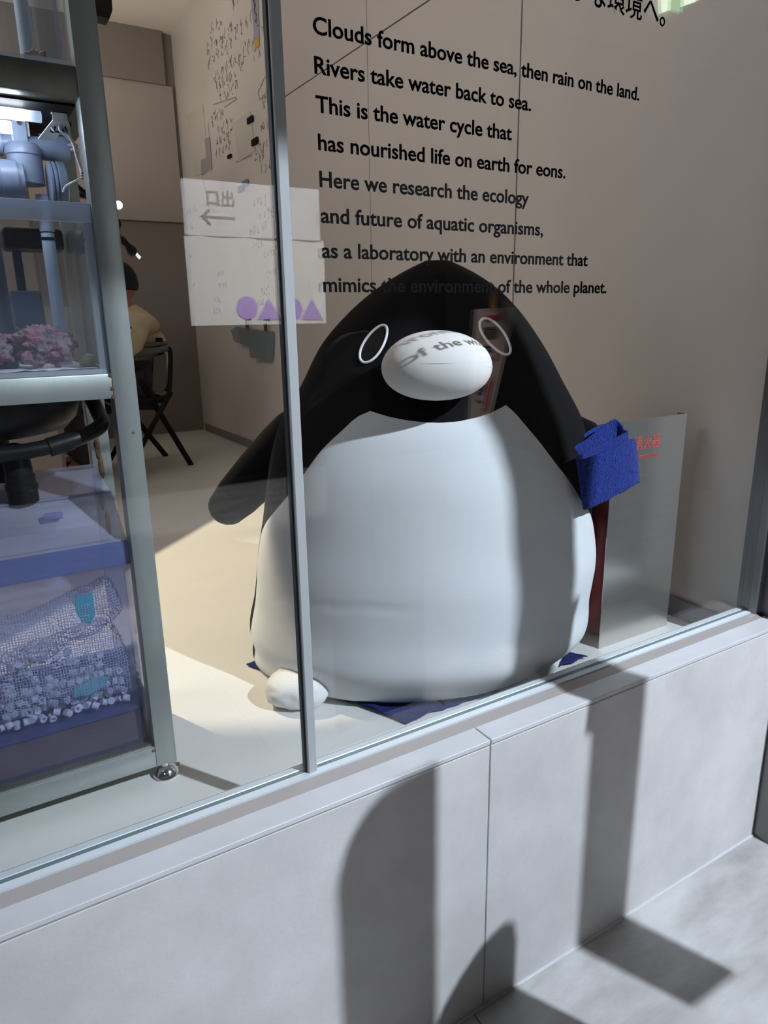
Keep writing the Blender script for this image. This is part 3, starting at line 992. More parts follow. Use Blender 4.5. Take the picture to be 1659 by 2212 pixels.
# filter canister and hoses under the middle tank
fc = empty('filter_canister', (0.06, 0.47, 0.52), 'black bowl-shaped filter canister under the middle tank', 'filter')
MB().lathe((0.055, 0.49, 0.605), [(0.0, 0.0), (0.09, 0.001), (0.128, 0.010), (0.148, 0.03), (0.157, 0.06), (0.157, 0.076)], 36).build('bowl', M_black, fc, smooth=60)
MB().lathe((0.055, 0.49, 0.605), [(0.022, -0.09), (0.022, 0.002)], 20).build('outlet', M_black, fc, smooth=60)
fh = empty('black_hose', (0.15, 0.4, 0.56), 'thick black hose curving below the filter canister', 'hose')
MB().tube(catmull([Vector(p) for p in ((-0.70, 0.352, 0.575), (-0.25, 0.352, 0.583), (0.02, 0.352, 0.588), (0.12, 0.352, 0.593), (0.19, 0.36, 0.606), (0.232, 0.385, 0.622), (0.236, 0.43, 0.64), (0.232, 0.47, 0.668))], 6), 0.0145, 14).build('tube', M_black, fh, smooth=180)
MB().tube([(0.132, 0.352, 0.5935), (0.172, 0.3565, 0.6015)], 0.0175, 14).build('coupling', M_black, fh, smooth=40)
eb = empty('hose_elbow', (0.08, 0.40, 0.49), 'chunky black elbow fitting standing on the blue box lid', 'fitting')
MB().tube(catmull([Vector(p) for p in ((0.079, 0.42, 0.575), (0.079, 0.405, 0.572), (0.080, 0.40, 0.555), (0.081, 0.40, 0.53))], 5), 0.024, 18).build('elbow', M_black, eb, smooth=180)
MB().lathe((0.081, 0.40, 0.4895), [(0.027, 0.0), (0.027, 0.022), (0.0285, 0.024), (0.0285, 0.034), (0.026, 0.036), (0.026, 0.05)], 24).build('collar', M_black, eb, smooth=35)

# blue translucent storage box
sb = empty('storage_box', (-0.05, 0.45, -0.0145), 'blue translucent plastic storage box full of net bags on the bottom tier', 'box')
SX0, SX1 = -0.34, 0.2365
w = 0.003
bz0, bz1_ = -0.0145, 0.372
MB().box((SX0, 0.288, bz0), (SX1, 0.288 + w, bz1_)).build('front_side', M_boxblue, sb)
MB().box((SX0, 0.595, bz0), (SX1, 0.595 + w, bz1_)).build('back_side', M_boxblue, sb)
MB().box((SX1 - w, 0.288 + w, bz0), (SX1, 0.595, bz1_)).build('end_side', M_boxblue, sb)
MB().box((SX0, 0.288 + w, bz0), (SX0 + w, 0.595, bz1_)).build('end_side', M_boxblue, sb)
MB().box((SX0 + w, 0.288 + w, bz0), (SX1 - w, 0.595, bz0 + w)).build('bottom', M_boxblue, sb)
MB().box((SX0 + w, 0.293, 0.060), (SX1 - w, 0.592, 0.066)).build('inner_ledge', M_cobalt, sb)
MB().box((SX0 + w, 0.300, bz0 + w), (SX1 - w - 0.002, 0.59, 0.058)).build('brown_block', M_brown, sb)
lid = MB()
prof = [(0.282, 0.372), (0.282, 0.412), (0.288, 0.419), (0.298, 0.420), (0.392, 0.484), (0.402, 0.487), (0.55, 0.509), (0.60, 0.509), (0.60, 0.372)]
inner = [(0.597, 0.372), (0.597, 0.506), (0.55, 0.506), (0.403, 0.4842), (0.394, 0.481), (0.299, 0.417), (0.289, 0.416), (0.285, 0.411), (0.285, 0.372)]
lid.prism([(SX0, y, z) for y, z in prof + inner], (SX1 - SX0, 0, 0))
lido = lid.build('lid', M_lidblue, sb)
MB().box((SX0, 0.2795, 0.370), (SX1 + 0.001, 0.2835, 0.417), 0.001).build('lid_rim', M_cobalt, lido)
MB().box((SX0, 0.391, 0.4855), (SX1, 0.404, 0.4895), 0.001).build('lid_ridge', M_lidblue, lido)
c_ = at(115, 1118, y=0.345)
rot_l = Matrix.Rotation(math.atan2(0.064, 0.094), 4, 'X')
hb = MB().box((-0.0165, -0.0085, -0.002), (0.0165, 0.0085, 0.004), 0.0035, 3)
hb.bm.transform(Matrix.Translation(c_ + Vector((0, 0, 0.002))) @ rot_l)
hb.build('lid_catch', M_cobalt, lido)


def pillow(name, px_top, px_bot, y0, y1, m, parent=None, lump=0.006, seed=0):
    """cloth bag between an upper and lower outline seen in the photo"""
    N = 44
    tops = catmull([at(x, y, y=y0) for x, y in px_top], 12)
    bots = catmull([at(x, y, y=y0) for x, y in px_bot], 12)

    def smp(L, u):
        t = u * (len(L) - 1)
        i = min(int(t), len(L) - 2)
        return L[i].lerp(L[i + 1], t - i)

    def fn(side):
        def g_(u, v):
            p = smp(bots, u).lerp(smp(tops, u), v)
            e = (min(u * 6, (1 - u) * 6, 1) * (1 - (2 * v - 1) ** 4)) ** 0.6
            k = noise.fractal(Vector((p.x * 26 + seed, side * 3, p.z * 26)), 0.7, 2, 4) * lump
            mid = (y0 + y1) / 2
            p.y = mid + side * ((y1 - y0) / 2 * e + k * e)
            return p
        return g_
    b_ = MB().grid(fn(-1), N, 26)
    b_.grid(fn(1), N, 26)
    return b_.build(name, m, parent, smooth=180)


bag = pillow('net_bag', [(-60, 1385), (0, 1352), (60, 1340), (140, 1302), (205, 1275), (240, 1258), (262, 1290), (273, 1326)],
             [(-60, 1500), (0, 1470), (60, 1455), (120, 1432), (150, 1402), (200, 1388), (245, 1352), (273, 1328)], 0.300, 0.38, M_net, None, 0.008, 2)
recenter(bag)
tag(bag, 'pale net bag slumped on top inside the blue storage box', 'bag', 'net bags in the storage box')
bag2 = pillow('net_bag', [(-60, 1500), (0, 1462), (70, 1430), (140, 1405), (200, 1380), (255, 1370), (285, 1420), (308, 1500)],
              [(-60, 1612), (0, 1588), (70, 1568), (140, 1548), (200, 1532), (250, 1524), (290, 1518), (306, 1512)], 0.296, 0.44, M_net, None, 0.006, 6)
recenter(bag2)
tag(bag2, 'lower net bag filled with white ceramic rings inside the blue storage box', 'bag', 'net bags in the storage box')
rp = MB()
RO, RI, RL = 0.0072, 0.0034, 0.0125
rp.lathe((0, 0, 0), [(RI, -RL / 2), (RO, -RL / 2), (RO, RL / 2), (RI, RL / 2), (RI, -RL / 2)], 10)
ringp = rp.build('ceramic_ring', M_ceramic, None, smooth=40)
rnd = random.Random(11)
first = True
for row in range(7):
    for k in range(18):
        px = 6 + k * 17 + rnd.uniform(-5, 5) + (row % 2) * 8
        py = 1572 - row * 21 - px * 0.24 + rnd.uniform(-5, 5)
        if px > 300 or (row > 3 and (px > 215 or rnd.random() < 0.25)) or (row > 5 and px > 150) or (row == 0 and px > 285):
            continue
        p = at(px, py, y=0.312 + rnd.uniform(-0.004, 0.012) + 0.006 * (row % 3))
        q = ringp if first else ringp.copy()
        if not first:
            C.objects.link(q)
        first = False
        q.location = p
        q.rotation_euler = (rnd.uniform(0, 3.1), rnd.uniform(0, 3.1), rnd.uniform(0, 3.1))
        tag(q, 'small white ceramic filter ring in the lower net bag', 'filter ring', 'ceramic rings in the lower net bag')
for (pts_, y, lb) in (([(163, 1292), (200, 1280), (206, 1325), (196, 1348), (176, 1345), (162, 1318)], 0.3005, 'teal clip showing through the upper net bag'),
                      ([(158, 1488), (200, 1468), (236, 1464), (228, 1482), (190, 1502), (160, 1506)], 0.2995, 'teal clip showing through the lower net bag')):
    P = [at(a, b, y=y) for a, b in pts_]
    o = MB().prism(P, (0, 0.004, 0)).build('clip', M_teal, None)
    recenter(o)
    tag(o, lb, 'clip')

# hanging plug, small bulb, ceiling spotlight
pg = empty('power_plug', at(285, 545, y=0.66), 'black two-pin power plug hanging beside the rack post', 'plug')
yq = 0.66
MB().tube(catmull([Vector((0.262, 0.648, 1.17)), Vector((0.275, 0.655, 1.10)), at(250, 470, y=yq), at(252, 500, y=yq), at(262, 517, y=yq)], 5), 0.005, 10).build('cord', M_black, pg, smooth=180)
MB().tube([at(261, 514, y=yq), at(270, 524, y=yq), at(274, 528, y=yq), at(284, 540, y=yq), at(288, 545, y=yq), at(293, 548, y=yq)], [0.007, 0.0075, 0.0065, 0.011, 0.011, 0.008], 12).build('plug_body', M_black, pg, smooth=50)
for k in (0.0, 0.006):
    a_, b_ = at(291, 545, y=yq + k), at(303, 558, y=yq + k)
    t_ = (b_ - a_).normalized()
    s_ = Vector((t_.z, 0, -t_.x)) * 0.0035
    MB().prism([a_ - s_, a_ + s_, b_ + s_, b_ - s_], (0, 0.0012, 0)).build('prong', M_chrome, pg)
bp_ = at(256, 443, y=0.70)
bu = empty('bulb_lamp', bp_, 'tiny glowing warm bulb beside the rack post', 'lamp')
MB().ico(bp_, 0.0085, 3).build('bulb', M_bulb, bu, smooth=180)
MB().tube([bp_ + Vector((-0.006, 0.002, 0.002)), bp_ + Vector((-0.05, 0.01, 0.012)), Vector((0.26, 0.66, bp_.z + 0.015))], 0.006, 10).build('holder', M_black, bu, smooth=50)
sc_ = at(222, 8, y=3.3)
ts = empty('ceiling_spotlight', sc_, 'black spotlight hanging from the ceiling, at the top beside the rack post', 'spotlight')
MB().prism([at(200, -30, y=3.3), at(240, -30, y=3.3), at(243, 22, y=3.3), at(237, 40, y=3.3), at(206, 33, y=3.3), at(198, 5, y=3.3)], (0, 0.10, 0)).build('housing', M_blackm, ts)
MB().tube([at(220, -20, y=3.35), (at(220, -20, y=3.35).x, 3.35, CZ)], 0.012, 10).build('stem', M_blackm, ts)

# ================================================================== desk, chair and person at the back
dk = empty('lab_desk', (0.25, 3.3, FZ), 'brown lab desk behind the steel rack', 'desk')
MB().box((-0.6, 3.05, 0.60), (0.42, 3.55, 0.63), 0.002).build('desktop', M_desk, dk)
for x in (-0.57, 0.37):
    for y in (3.08, 3.50):
        MB().box((x, y, FZ), (x + 0.03, y + 0.03, 0.60)).build('leg', M_blackm, dk)
cn = empty('lab_cabinet', (0.1, 3.6, FZ), 'dark lab cabinet against the back behind the steel rack', 'cabinet')
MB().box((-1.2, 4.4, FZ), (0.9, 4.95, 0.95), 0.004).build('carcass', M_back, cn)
for k in range(4):
    dr = MB().box((-1.18 + k * 0.52, 4.385, FZ + 0.05), (-0.68 + k * 0.52, 4.399, 0.92), 0.003).build('door', M_backpanel, cn)
    MB().box((-0.73 + k * 0.52, 4.37, 0.5), (-0.715 + k * 0.52, 4.385, 0.62)).build('handle', M_chrome, dr)

tc_ = empty('spot_block_cabinet', (-0.15, 2.5, FZ), 'tall brown cabinet shape added behind the steel rack to block the lab spotlight', 'cabinet')  # added to cut the lab spotlight off the far floor
foot_ = [(-0.55, 1.73), (0.42, 2.69), (0.20, 3.02), (-0.80, 2.05)]
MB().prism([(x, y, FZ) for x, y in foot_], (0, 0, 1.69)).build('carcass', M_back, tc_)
for k in range(2):
    a_, b_ = Vector((-0.55, 1.73, 0)), Vector((0.42, 2.69, 0))
    p_, q_ = a_.lerp(b_, 0.03 + 0.48 * k), a_.lerp(b_, 0.49 + 0.48 * k)
    nn_ = Vector((b_.y - a_.y, a_.x - b_.x, 0)).normalized() * 0.012
    do_ = MB().prism([p_ + Vector((0, 0, 0)), q_ + Vector((0, 0, 0)), q_ + Vector((0, 0, 1.55)), p_ + Vector((0, 0, 1.55))], nn_).build('door', M_backpanel, tc_)
    h_ = p_.lerp(q_, 0.9 if k == 0 else 0.1) + nn_
    MB().prism([h_ + Vector((0, 0, .7)), h_ + nn_ + Vector((0, 0, .7)), h_ + nn_ + Vector((0, 0, .85)), h_ + Vector((0, 0, .85))], Vector((0.007, 0.007, 0))).build('handle', M_chrome, do_)

YC = 3.35


def pc(x, y, yy=YC):
    return at(x, y, y=yy)


ch = empty('folding_chair', (1.05, YC, FZ), 'black folding armchair the seated person uses', 'chair')
for yy in (YC - 0.02, YC + 0.50):
    a_ = Vector((0.86, yy, 0.30))
    b_ = Vector((1.225, yy + 0.02, FZ))
    if yy < YC + 0.2:
        a_, b_ = pc(303, 822, yy), at(413, 1004, z=FZ)
    else:
        b_ = at(359, 985, z=FZ)
        a_ = Vector((0.92, yy, 0.33))
    MB().tube([a_, b_], 0.018, 10).build('leg', M_blackm, ch, smooth=50)
    b2 = Vector((0.80, yy, FZ))
    MB().tube([Vector((1.13, yy, 0.40)), b2], 0.016, 10).build('leg', M_blackm, ch, smooth=50)
MB().tube(catmull([pc(285, 768), pc(310, 764), pc(345, 756), pc(362, 752)], 4), 0.019, 10).build('armrest', M_grey, ch, smooth=50)
MB().tube(catmull([pc(285, 748, YC + .03), pc(330, 745, YC + .03), pc(360, 742, YC + .03)], 4), 0.015, 10).build('armrest', M_grey, ch, smooth=50)
MB().tube(catmull([pc(362, 752), pc(368, 765), pc(366, 840), pc(360, 856), pc(340, 862), pc(300, 866)], 5), 0.014, 10).build('side_frame', M_blackm, ch, smooth=50)
MB().prism([pc(333, 770), pc(359, 764), pc(360, 835), pc(352, 848), pc(330, 845)], (0, 0.02, 0)).build('side_panel', M_grey, ch)
MB().box((0.80, YC, 0.335), (1.10, YC + 0.46, 0.372), 0.01, 2).build('seat', M_blackm, ch, smooth=30)
MB().box((1.10, YC + 0.02, 0.40), (1.125, YC + 0.46, 0.72), 0.01, 2).build('backrest', M_blackm, ch, smooth=30)
MB().box((0.62, YC + 0.015, 0.29), (0.80, YC + 0.45, 0.33), 0.01).build('seat_bar', M_blackm, ch)

# person, seen from behind and the right side, sitting
ps = empty('person', (0.96, YC + 0.24, FZ), 'person in a beige shirt sitting on the folding chair with their back turned', 'person')


def skin_body(name, verts, edges, radii, m, parent):
    me = bpy.data.meshes.new(name)
    me.from_pydata([tuple(v) for v in verts], edges, [])
    o = bpy.data.objects.new(name, me)
    C.objects.link(o)
    o.modifiers.new('skin', 'SKIN')
    for i, rr in enumerate(radii):
        s = me.skin_vertices[0].data[i]
        s.radius = rr if hasattr(rr, '__len__') else (rr, rr)
        s.use_root = i == 0
    sd = o.modifiers.new('sub', 'SUBSURF')
    sd.levels = sd.render_levels = 2
    dg = bpy.context.evaluated_depsgraph_get()
    m2 = bpy.data.meshes.new_from_object(o.evaluated_get(dg))
    bpy.data.objects.remove(o)
    m2.name = name
    for p in m2.polygons:
        p.use_smooth = True
    m2.materials.clear()
    m2.materials.append(m)
    o2 = bpy.data.objects.new(name, m2)
    C.objects.link(o2)
    o2.parent = parent
    m2.transform(Matrix.Translation(-Vector(parent.location)))
    return o2


yc = YC + 0.23
hx, hzz = 0.945, 1.035      # head centre
# one continuous body: pelvis, spine, neck, arms, legs (facing -x)
V = [(1.02, yc, 0.46), (1.035, yc, 0.60), (1.03, yc, 0.74), (0.985, yc, 0.84), (0.965, yc, 0.90), (0.95, yc, 0.965),
     (0.99, yc - 0.16, 0.80), (0.93, yc - 0.20, 0.64), (0.80, yc - 0.17, 0.60), (0.62, yc - 0.12, 0.645),
     (0.99, yc + 0.16, 0.80), (0.93, yc + 0.20, 0.64), (0.80, yc + 0.17, 0.60), (0.62, yc + 0.12, 0.645),
     (0.96, yc - 0.09, 0.435), (0.62, yc - 0.11, 0.43), (0.60, yc - 0.11, 0.02), (0.50, yc - 0.11, FZ + 0.04),
     (0.96, yc + 0.09, 0.435), (0.62, yc + 0.11, 0.43), (0.60, yc + 0.11, 0.02), (0.50, yc + 0.11, FZ + 0.04)]
E_ = [(0, 1), (1, 2), (2, 3), (3, 4), (4, 5), (3, 6), (6, 7), (7, 8), (8, 9), (3, 10), (10, 11), (11, 12), (12, 13),
      (0, 14), (14, 15), (15, 16), (16, 17), (0, 18), (18, 19), (19, 20), (20, 21)]
R_ = [(.12, .14), (.115, .14), (.115, .15), (.09, .12), (.052, .055), (.05, .052), .06, .046, .036, .026, .06, .046, .036, .026,
      .075, .052, .036, .030, .075, .052, .036, .030]
skin_body('body', V, E_, R_, M_skin, ps)
# head with face: skull, nose, ears
hd = MB()
g = bmesh.ops.create_icosphere(hd.bm, subdivisions=4, radius=1)
for v in g['verts']:
    n_ = v.co.copy()
    k = 1.0
    if n_.z < -0.2:
        k -= 0.18 * (-n_.z - 0.2) * (1.2 if n_.x > 0 else 0.4)
    q = Vector((n_.x * 0.098 * k, n_.y * 0.077 * k, n_.z * 0.118))
    nose_ = math.exp(-((n_.y / 0.16) ** 2 + ((n_.z + 0.12) / 0.22) ** 2)) if n_.x < 0 else 0
    q.x -= 0.022 * nose_
    for sy in (-1, 1):
        sock = math.exp(-(((n_.y - sy * 0.36) / 0.16) ** 2 + ((n_.z - 0.08) / 0.11) ** 2)) if n_.x < 0 else 0
        q.x += 0.009 * sock
    mouth = math.exp(-((n_.y / 0.3) ** 2 + ((n_.z + 0.5) / 0.05) ** 2)) if n_.x < 0 else 0
    q.x += 0.005 * mouth
    v.co = Vector((hx, yc, hzz)) + q
hd_o = hd.build('head', M_skin, ps, smooth=180)
for sy in (-1, 1):
    MB().ico((hx + 0.012, yc + sy * 0.078, hzz - 0.005), 0.03, 3, (0.55, 0.25, 1.0)).build('ear', M_skin, hd_o, smooth=180)
    MB().ico((hx - 0.082, yc + sy * 0.028, hzz + 0.012), 0.011, 2).build('eye', M_white, hd_o, smooth=180)
hr = MB()
g = bmesh.ops.create_icosphere(hr.bm, subdivisions=4, radius=1)
for v in g['verts']:
    n_ = v.co.copy()
    k = 1 + 0.03 * noise.noise(n_ * 6)
    q = Vector((n_.x * 0.108, n_.y * 0.087, n_.z * 0.125)) * k
    if n_.x < -0.45:
        q.x *= 0.86
        q.z = max(q.z, 0.035)
    q.z = max(q.z, -0.045 if n_.x > 0.1 else 0.01)
    v.co = Vector((hx + 0.006, yc, hzz + 0.008)) + q
hr.build('hair', M_hair, ps, smooth=180)
# shirt: torso and sleeves over the body
V2 = [(1.03, yc, 0.47), (1.045, yc, 0.60), (1.04, yc, 0.74), (0.99, yc, 0.845), (0.968, yc, 0.895),
      (0.995, yc - 0.165, 0.805), (0.93, yc - 0.205, 0.655), (0.87, yc - 0.19, 0.62),
      (0.995, yc + 0.165, 0.805), (0.93, yc + 0.205, 0.655), (0.87, yc + 0.19, 0.62)]
E2 = [(0, 1), (1, 2), (2, 3), (3, 4), (3, 5), (5, 6), (6, 7), (3, 8), (8, 9), (9, 10)]
R2 = [(.15, .165), (.15, .165), (.145, .175), (.115, .14), (.07, .072), .082, .07, .06, .082, .07, .06]
shirt = skin_body('shirt', V2, E2, R2, M_shirt, ps)
tag(shirt, 'beige long shirt')
a_, b_ = pc(286, 678, yc - 0.27), pc(296, 685, yc - 0.27)
MB().box((0.885, yc - 0.262, 0.775), (0.935, yc - 0.250, 0.787)).build('sleeve_tab', M_blackm, ps)
tr_v = [(1.02, yc, 0.45), (0.95, yc - 0.10, 0.44), (0.62, yc - 0.11, 0.435), (0.60, yc - 0.11, -0.03), (0.95, yc + 0.10, 0.44), (0.62, yc + 0.11, 0.435), (0.60, yc + 0.11, -0.03)]
skin_body('trousers', tr_v, [(0, 1), (1, 2), (2, 3), (0, 4), (4, 5), (5, 6)], [(.13, .15), .10, .078, .062, .10, .078, .062], M_trouser, ps)
for sy in (-1, 1):
    MB().ico((0.53, yc + sy * 0.11, FZ + 0.045), 1, 3, (0.13, 0.05, 0.045)).build('shoe', M_blackm, ps, smooth=180)
    hand = empty('hand', (0, 0, 0))
    C.objects.unlink(hand)
    bpy.data.objects.remove(hand)
    px_, py_, pz_ = 0.60, yc + sy * 0.115, 0.648
    hm = MB().box((px_ - 0.075, py_ - 0.038, pz_ - 0.013), (px_ + 0.015, py_ + 0.038, pz_ + 0.013), 0.010, 3)
    for q_, (L, off_) in enumerate(((0.062, -0.029), (0.074, -0.010), (0.069, 0.010), (0.053, 0.028))):
        x0_ = px_ - 0.072
        hm.tube([(x0_ + 0.02, py_ + off_, pz_), (x0_ - L * 0.45, py_ + off_ * 1.1, pz_ + 0.004), (x0_ - L * 0.75, py_ + off_ * 1.1, pz_ - 0.008), (x0_ - L, py_ + off_ * 1.1, pz_ - 0.02)], [.009, .009, .0085, .0075], 8, round_ends=2)
    hm.tube([(px_ - 0.02, py_ - sy * 0.032, pz_), (px_ - 0.05, py_ - sy * 0.056, pz_ - 0.004), (px_ - 0.078, py_ - sy * 0.062, pz_ - 0.01)], [.011, .010, .008], 8, round_ends=2)
    hm.build('hand', M_skin, ps, smooth=180)

# ================================================================== things on the writing wall
XW = XS - 0.005


def wp(x, y, k=0.0):
    return at(x, y, x=XW - k)


hw = MB()
rnd = random.Random(5)


def stroke(mbb, pts, wd=0.004, k=0.0006):
    for a, b in zip(pts, pts[1:]):
        t = (b - a)
        if t.length < 1e-5:
            continue
        s = Vector((0, -t.z, t.y)).normalized() * wd / 2
        for sgn in (1,):
            q = [mbb.bm.verts.new(v - Vector((k, 0, 0))) for v in (a - s, a + s, b + s, b - s)]
            mbb.bm.faces.new(q)


def scribble(mbb, y0, z0, n_, hgt, wd=0.0055):
    """a line of quick handwriting running towards the window (decreasing y)"""
    y = y0
    for _ in range(n_):
        cw = hgt * rnd.uniform(0.5, 0.9)
        for _ in range(rnd.randint(2, 4)):
            a = Vector((XW, y - rnd.uniform(0, cw), z0 + rnd.uniform(0, hgt)))
            b = Vector((XW, y - rnd.uniform(0, cw), z0 + rnd.uniform(0, hgt)))
            m_ = (a + b) / 2 + Vector((0, rnd.uniform(-.3, .3) * hgt, rnd.uniform(-.3, .3) * hgt))
            stroke(mbb, [a, m_, b], wd)
        y -= cw * 1.35


for (px, py, n_, h_) in ((447, 125, 6, .09), (450, 155, 6, .08), (462, 185, 7, .08), (466, 205, 8, .08), (475, 228, 5, .08), (508, 90, 4, .09), (525, 130, 4, .09), (548, 135, 3, .09),
                         (455, 275, 5, .07), (470, 295, 5, .07), (468, 318, 6, .07), (465, 345, 5, .07), (552, 340, 5, .06), (550, 360, 3, .06), (565, 375, 3, .06), (562, 290, 3, .06), (568, 230, 2, .08),
                         (405, 470, 5, .06), (403, 500, 4, .06), (500, 30, 3, .09), (456, 85, 3, .09), (548, 455, 4, .06), (560, 480, 4, .06), (540, 510, 5, .06), (545, 540, 4, .05), (570, 560, 4, .05), (575, 600, 4, .05), (565, 640, 4, .05), (556, 665, 4, .05),
                         (470, 600, 3, .05), (472, 625, 4, .05), (460, 655, 4, .05), (462, 680, 4, .05), (405, 560, 3, .05), (412, 620, 3, .05)):
    p = wp(px, py)
    scribble(hw, p.y, p.z, n_, h_)
for pts_ in ([(461, 226), (510, 210)], [(432, 300), (438, 385), (446, 420)], [(450, 265), (456, 370)], [(573, 165), (557, 200), (562, 215), (575, 207)], [(410, 305), (442, 285)], [(510, 350), (545, 335)],
             [(430, 470), (438, 465)], [(485, 232), (512, 213)]):
    stroke(hw, [wp(x, y) for x, y in pts_], 0.007)
hwo = hw.build('handwriting', M_ink, wr)
tag(hwo, 'grey marker handwriting', kind='stuff')


def flat_on_wall(name, pts_, m, label, cat, k=0.001, th=0.001, grp=None):
    P = [wp(x, y, k) for x, y in pts_]
    o = MB().prism(P, (-th, 0, 0)).build(name, m, None)
    recenter(o)
    return tag(o, label, cat, grp)


flat_on_wall('paper_note', [(503, 265), (540, 240), (552, 325), (515, 350)], M_paper, 'cream paper note held by two black magnets on the writing wall', 'paper')
flat_on_wall('paper_note', [(402, 250), (438, 225), (448, 330), (458, 370), (420, 380)], M_paper, 'cream paper sheet taped near the far corner of the writing wall', 'paper')
flat_on_wall('paper_note', [(442, 300), (453, 295), (458, 365), (435, 378), (434, 345), (446, 340)], M_paper2, 'grey paper slip overlapping the cream sheet on the writing wall', 'paper', 0.003)
mg = 0
for (x, y, s_, nm, lb, mm) in ((543, 259, 7.5, 'magnet', 'black square magnet at the top of the cream paper note', M_blackm), (553, 306, 8, 'magnet', 'black square magnet at the bottom corner of the cream paper note', M_blackm),
                               (498, 338, 4.5, 'magnet', 'small black magnet left of the cream paper note', M_blackm), (532, 396, 7.5, 'sticky_note', 'blue-grey square tag, the upper of a touching pair', M_sticky),
                               (523, 408, 7.5, 'sticky_note', 'blue-grey square tag, the lower of a touching pair', M_sticky)):
    c_ = wp(x, y)
    a_ = wp(x + s_, y)
    hs = abs(a_.y - c_.y) * 0.85
    hv = abs(wp(x, y + s_).z - c_.z) * 0.95
    o = MB().box((XW - 0.014, c_.y - hs, c_.z - hv), (XW - 0.004, c_.y + hs, c_.z + hv), 0.004, 2).build(nm, mm, None, smooth=40)
    recenter(o)
    tag(o, lb, 'magnet' if nm == 'magnet' else 'tag')
ls = empty('label_strip', wp(553, 100), 'pale blue vertical label strip with a yellow end on the writing wall', 'label strip')
MB().prism([wp(538, -60, .001), wp(556, -60, .001), wp(561, 84, .001), wp(550, 87, .001)], (-0.002, 0, 0)).build('strip', M_strip, ls)
MB().prism([wp(550, 84, .002), wp(560, 82, .002), wp(561, 100, .002), wp(551, 104, .002)], (-0.002, 0, 0)).build('yellow_tag', M_yellow, ls)
mbi = MB()
for k in range(7):
    a_ = wp(546 + k * 1.1, 6 + k * 10, .004)
    scribble(mbi, a_.y, a_.z, 1, .05)
mbi.bm.transform(Matrix.Translation((-0.004, 0, 0)))
tag(mbi.build('print', M_ink_blue, ls), kind='stuff')
bs = empty('wall_basket', wp(550, 770), 'small grey-blue plastic basket hung on the side wall behind the mullion', 'basket')
MB().prism([wp(513, 712, .01), wp(525, 705, .01), wp(592, 716, .01), wp(590, 775, .01), wp(555, 772, .01), wp(552, 745, .01), wp(520, 738, .01)], (-0.05, 0, 0)).build('tray', M_basket, bs)
for x in (542, 582):
    c_ = wp(x, 692)
    MB().tube([c_, c_ + Vector((-0.03, 0, 0)), c_ + Vector((-0.03, 0, -0.07))], 0.012, 8).build('hook', M_grey, bs, smooth=50)

# ================================================================== the corridor behind the camera (seen in the glass)
wo = empty('wall_corridor', (2, -5.6, OF), kind='structure')
MB().box((-3.2, -5.7, OF), (5.2, -5.6, 3.2)).build('plaster', M_blackm, wo)
YR = -3.8


def rf(x, y, yv=YR):
    """point in the corridor whose mirror image in the glass shows at a photo pixel"""
    p = at(x, y, y=-yv)
    return Vector((p.x, yv, p.z))


bn = empty('wall_banner', (2.0, YR, 0.0), 'white cloth banner with purple circles and triangles, mirrored in the glass', 'banner')
p0, p1 = rf(398, 507), rf(412, 704)
p2 = rf(700, 526)


def bnf(u, v):
    x = p0.x + u * (p2.x - p0.x)
    z = p0.z + v * (p1.z - p0.z)
    fold = 0.010 * math.sin(u * 19 + v * 2.0) * max(0.0, 0.62 - v) + 0.006 * math.sin(u * 7 - v * 5) * max(0.0, 0.62 - v)
    return Vector((x, YR - 0.012 + fold, z))


MB().grid(bnf, 60, 30).build('cloth', M_banner, bn, smooth=180)


def on_banner(px, py):
    return rf(px, py) + Vector((0, 0.03, 0))


cA, cB = rf(535, 665), rf(632, 668)
rA = abs(rf(558, 665).x - rf(512, 665).x) / 2
for c_ in (cA, cB):
    MB().lathe((c_.x, YR - 0.008, c_.z), [(0.0, 0), (rA, 0.0), (rA, 0.002), (0, 0.002)], 40, 'y').build('circle', M_purple, bn)
for (xa, xb, xt) in ((557, 610, 578), (652, 699, 677)):
    a_, b_, t_ = rf(xa, 690), rf(xb, 691), rf(xt, 644)
    MB().prism([(a_.x, YR - 0.008, a_.z), (b_.x, YR - 0.008, b_.z), ((a_.x + b_.x) / 2, YR - 0.008, t_.z)], (0, 0.002, 0)).build('triangle', M_purple, bn)
sg = empty('direction_sign', (2.0, YR, 1.3), 'white direction sign with an arrow above the banner, mirrored in the glass', 'sign')
q0, q1 = rf(389, 384), rf(692, 520)
MB().box((q0.x, YR - 0.02, q1.z), (q1.x, YR, q0.z)).build('board', M_signw, sg)
a_, b_ = rf(437, 468), rf(507, 471)
MB().box((a_.x, YR, a_.z - 0.008), (b_.x, YR + 0.004, a_.z + 0.008)).build('arrow_shaft', M_signgrey, sg)
for s_ in (-1, 1):
    MB().tube([(a_.x, YR + 0.002, a_.z), (a_.x + 0.05, YR + 0.002, a_.z + s_ * 0.045)], 0.009, 6).build('arrow_head', M_signgrey, sg)
c_ = rf(447, 441)
text_mesh('lettering', "出口", 0.11, M_signgrey, sg, (rf(506, 441).x, YR + 0.004, c_.z), off=0.002, rot=(math.pi / 2, 0, math.pi), width=rf(506, 441).x - c_.x)

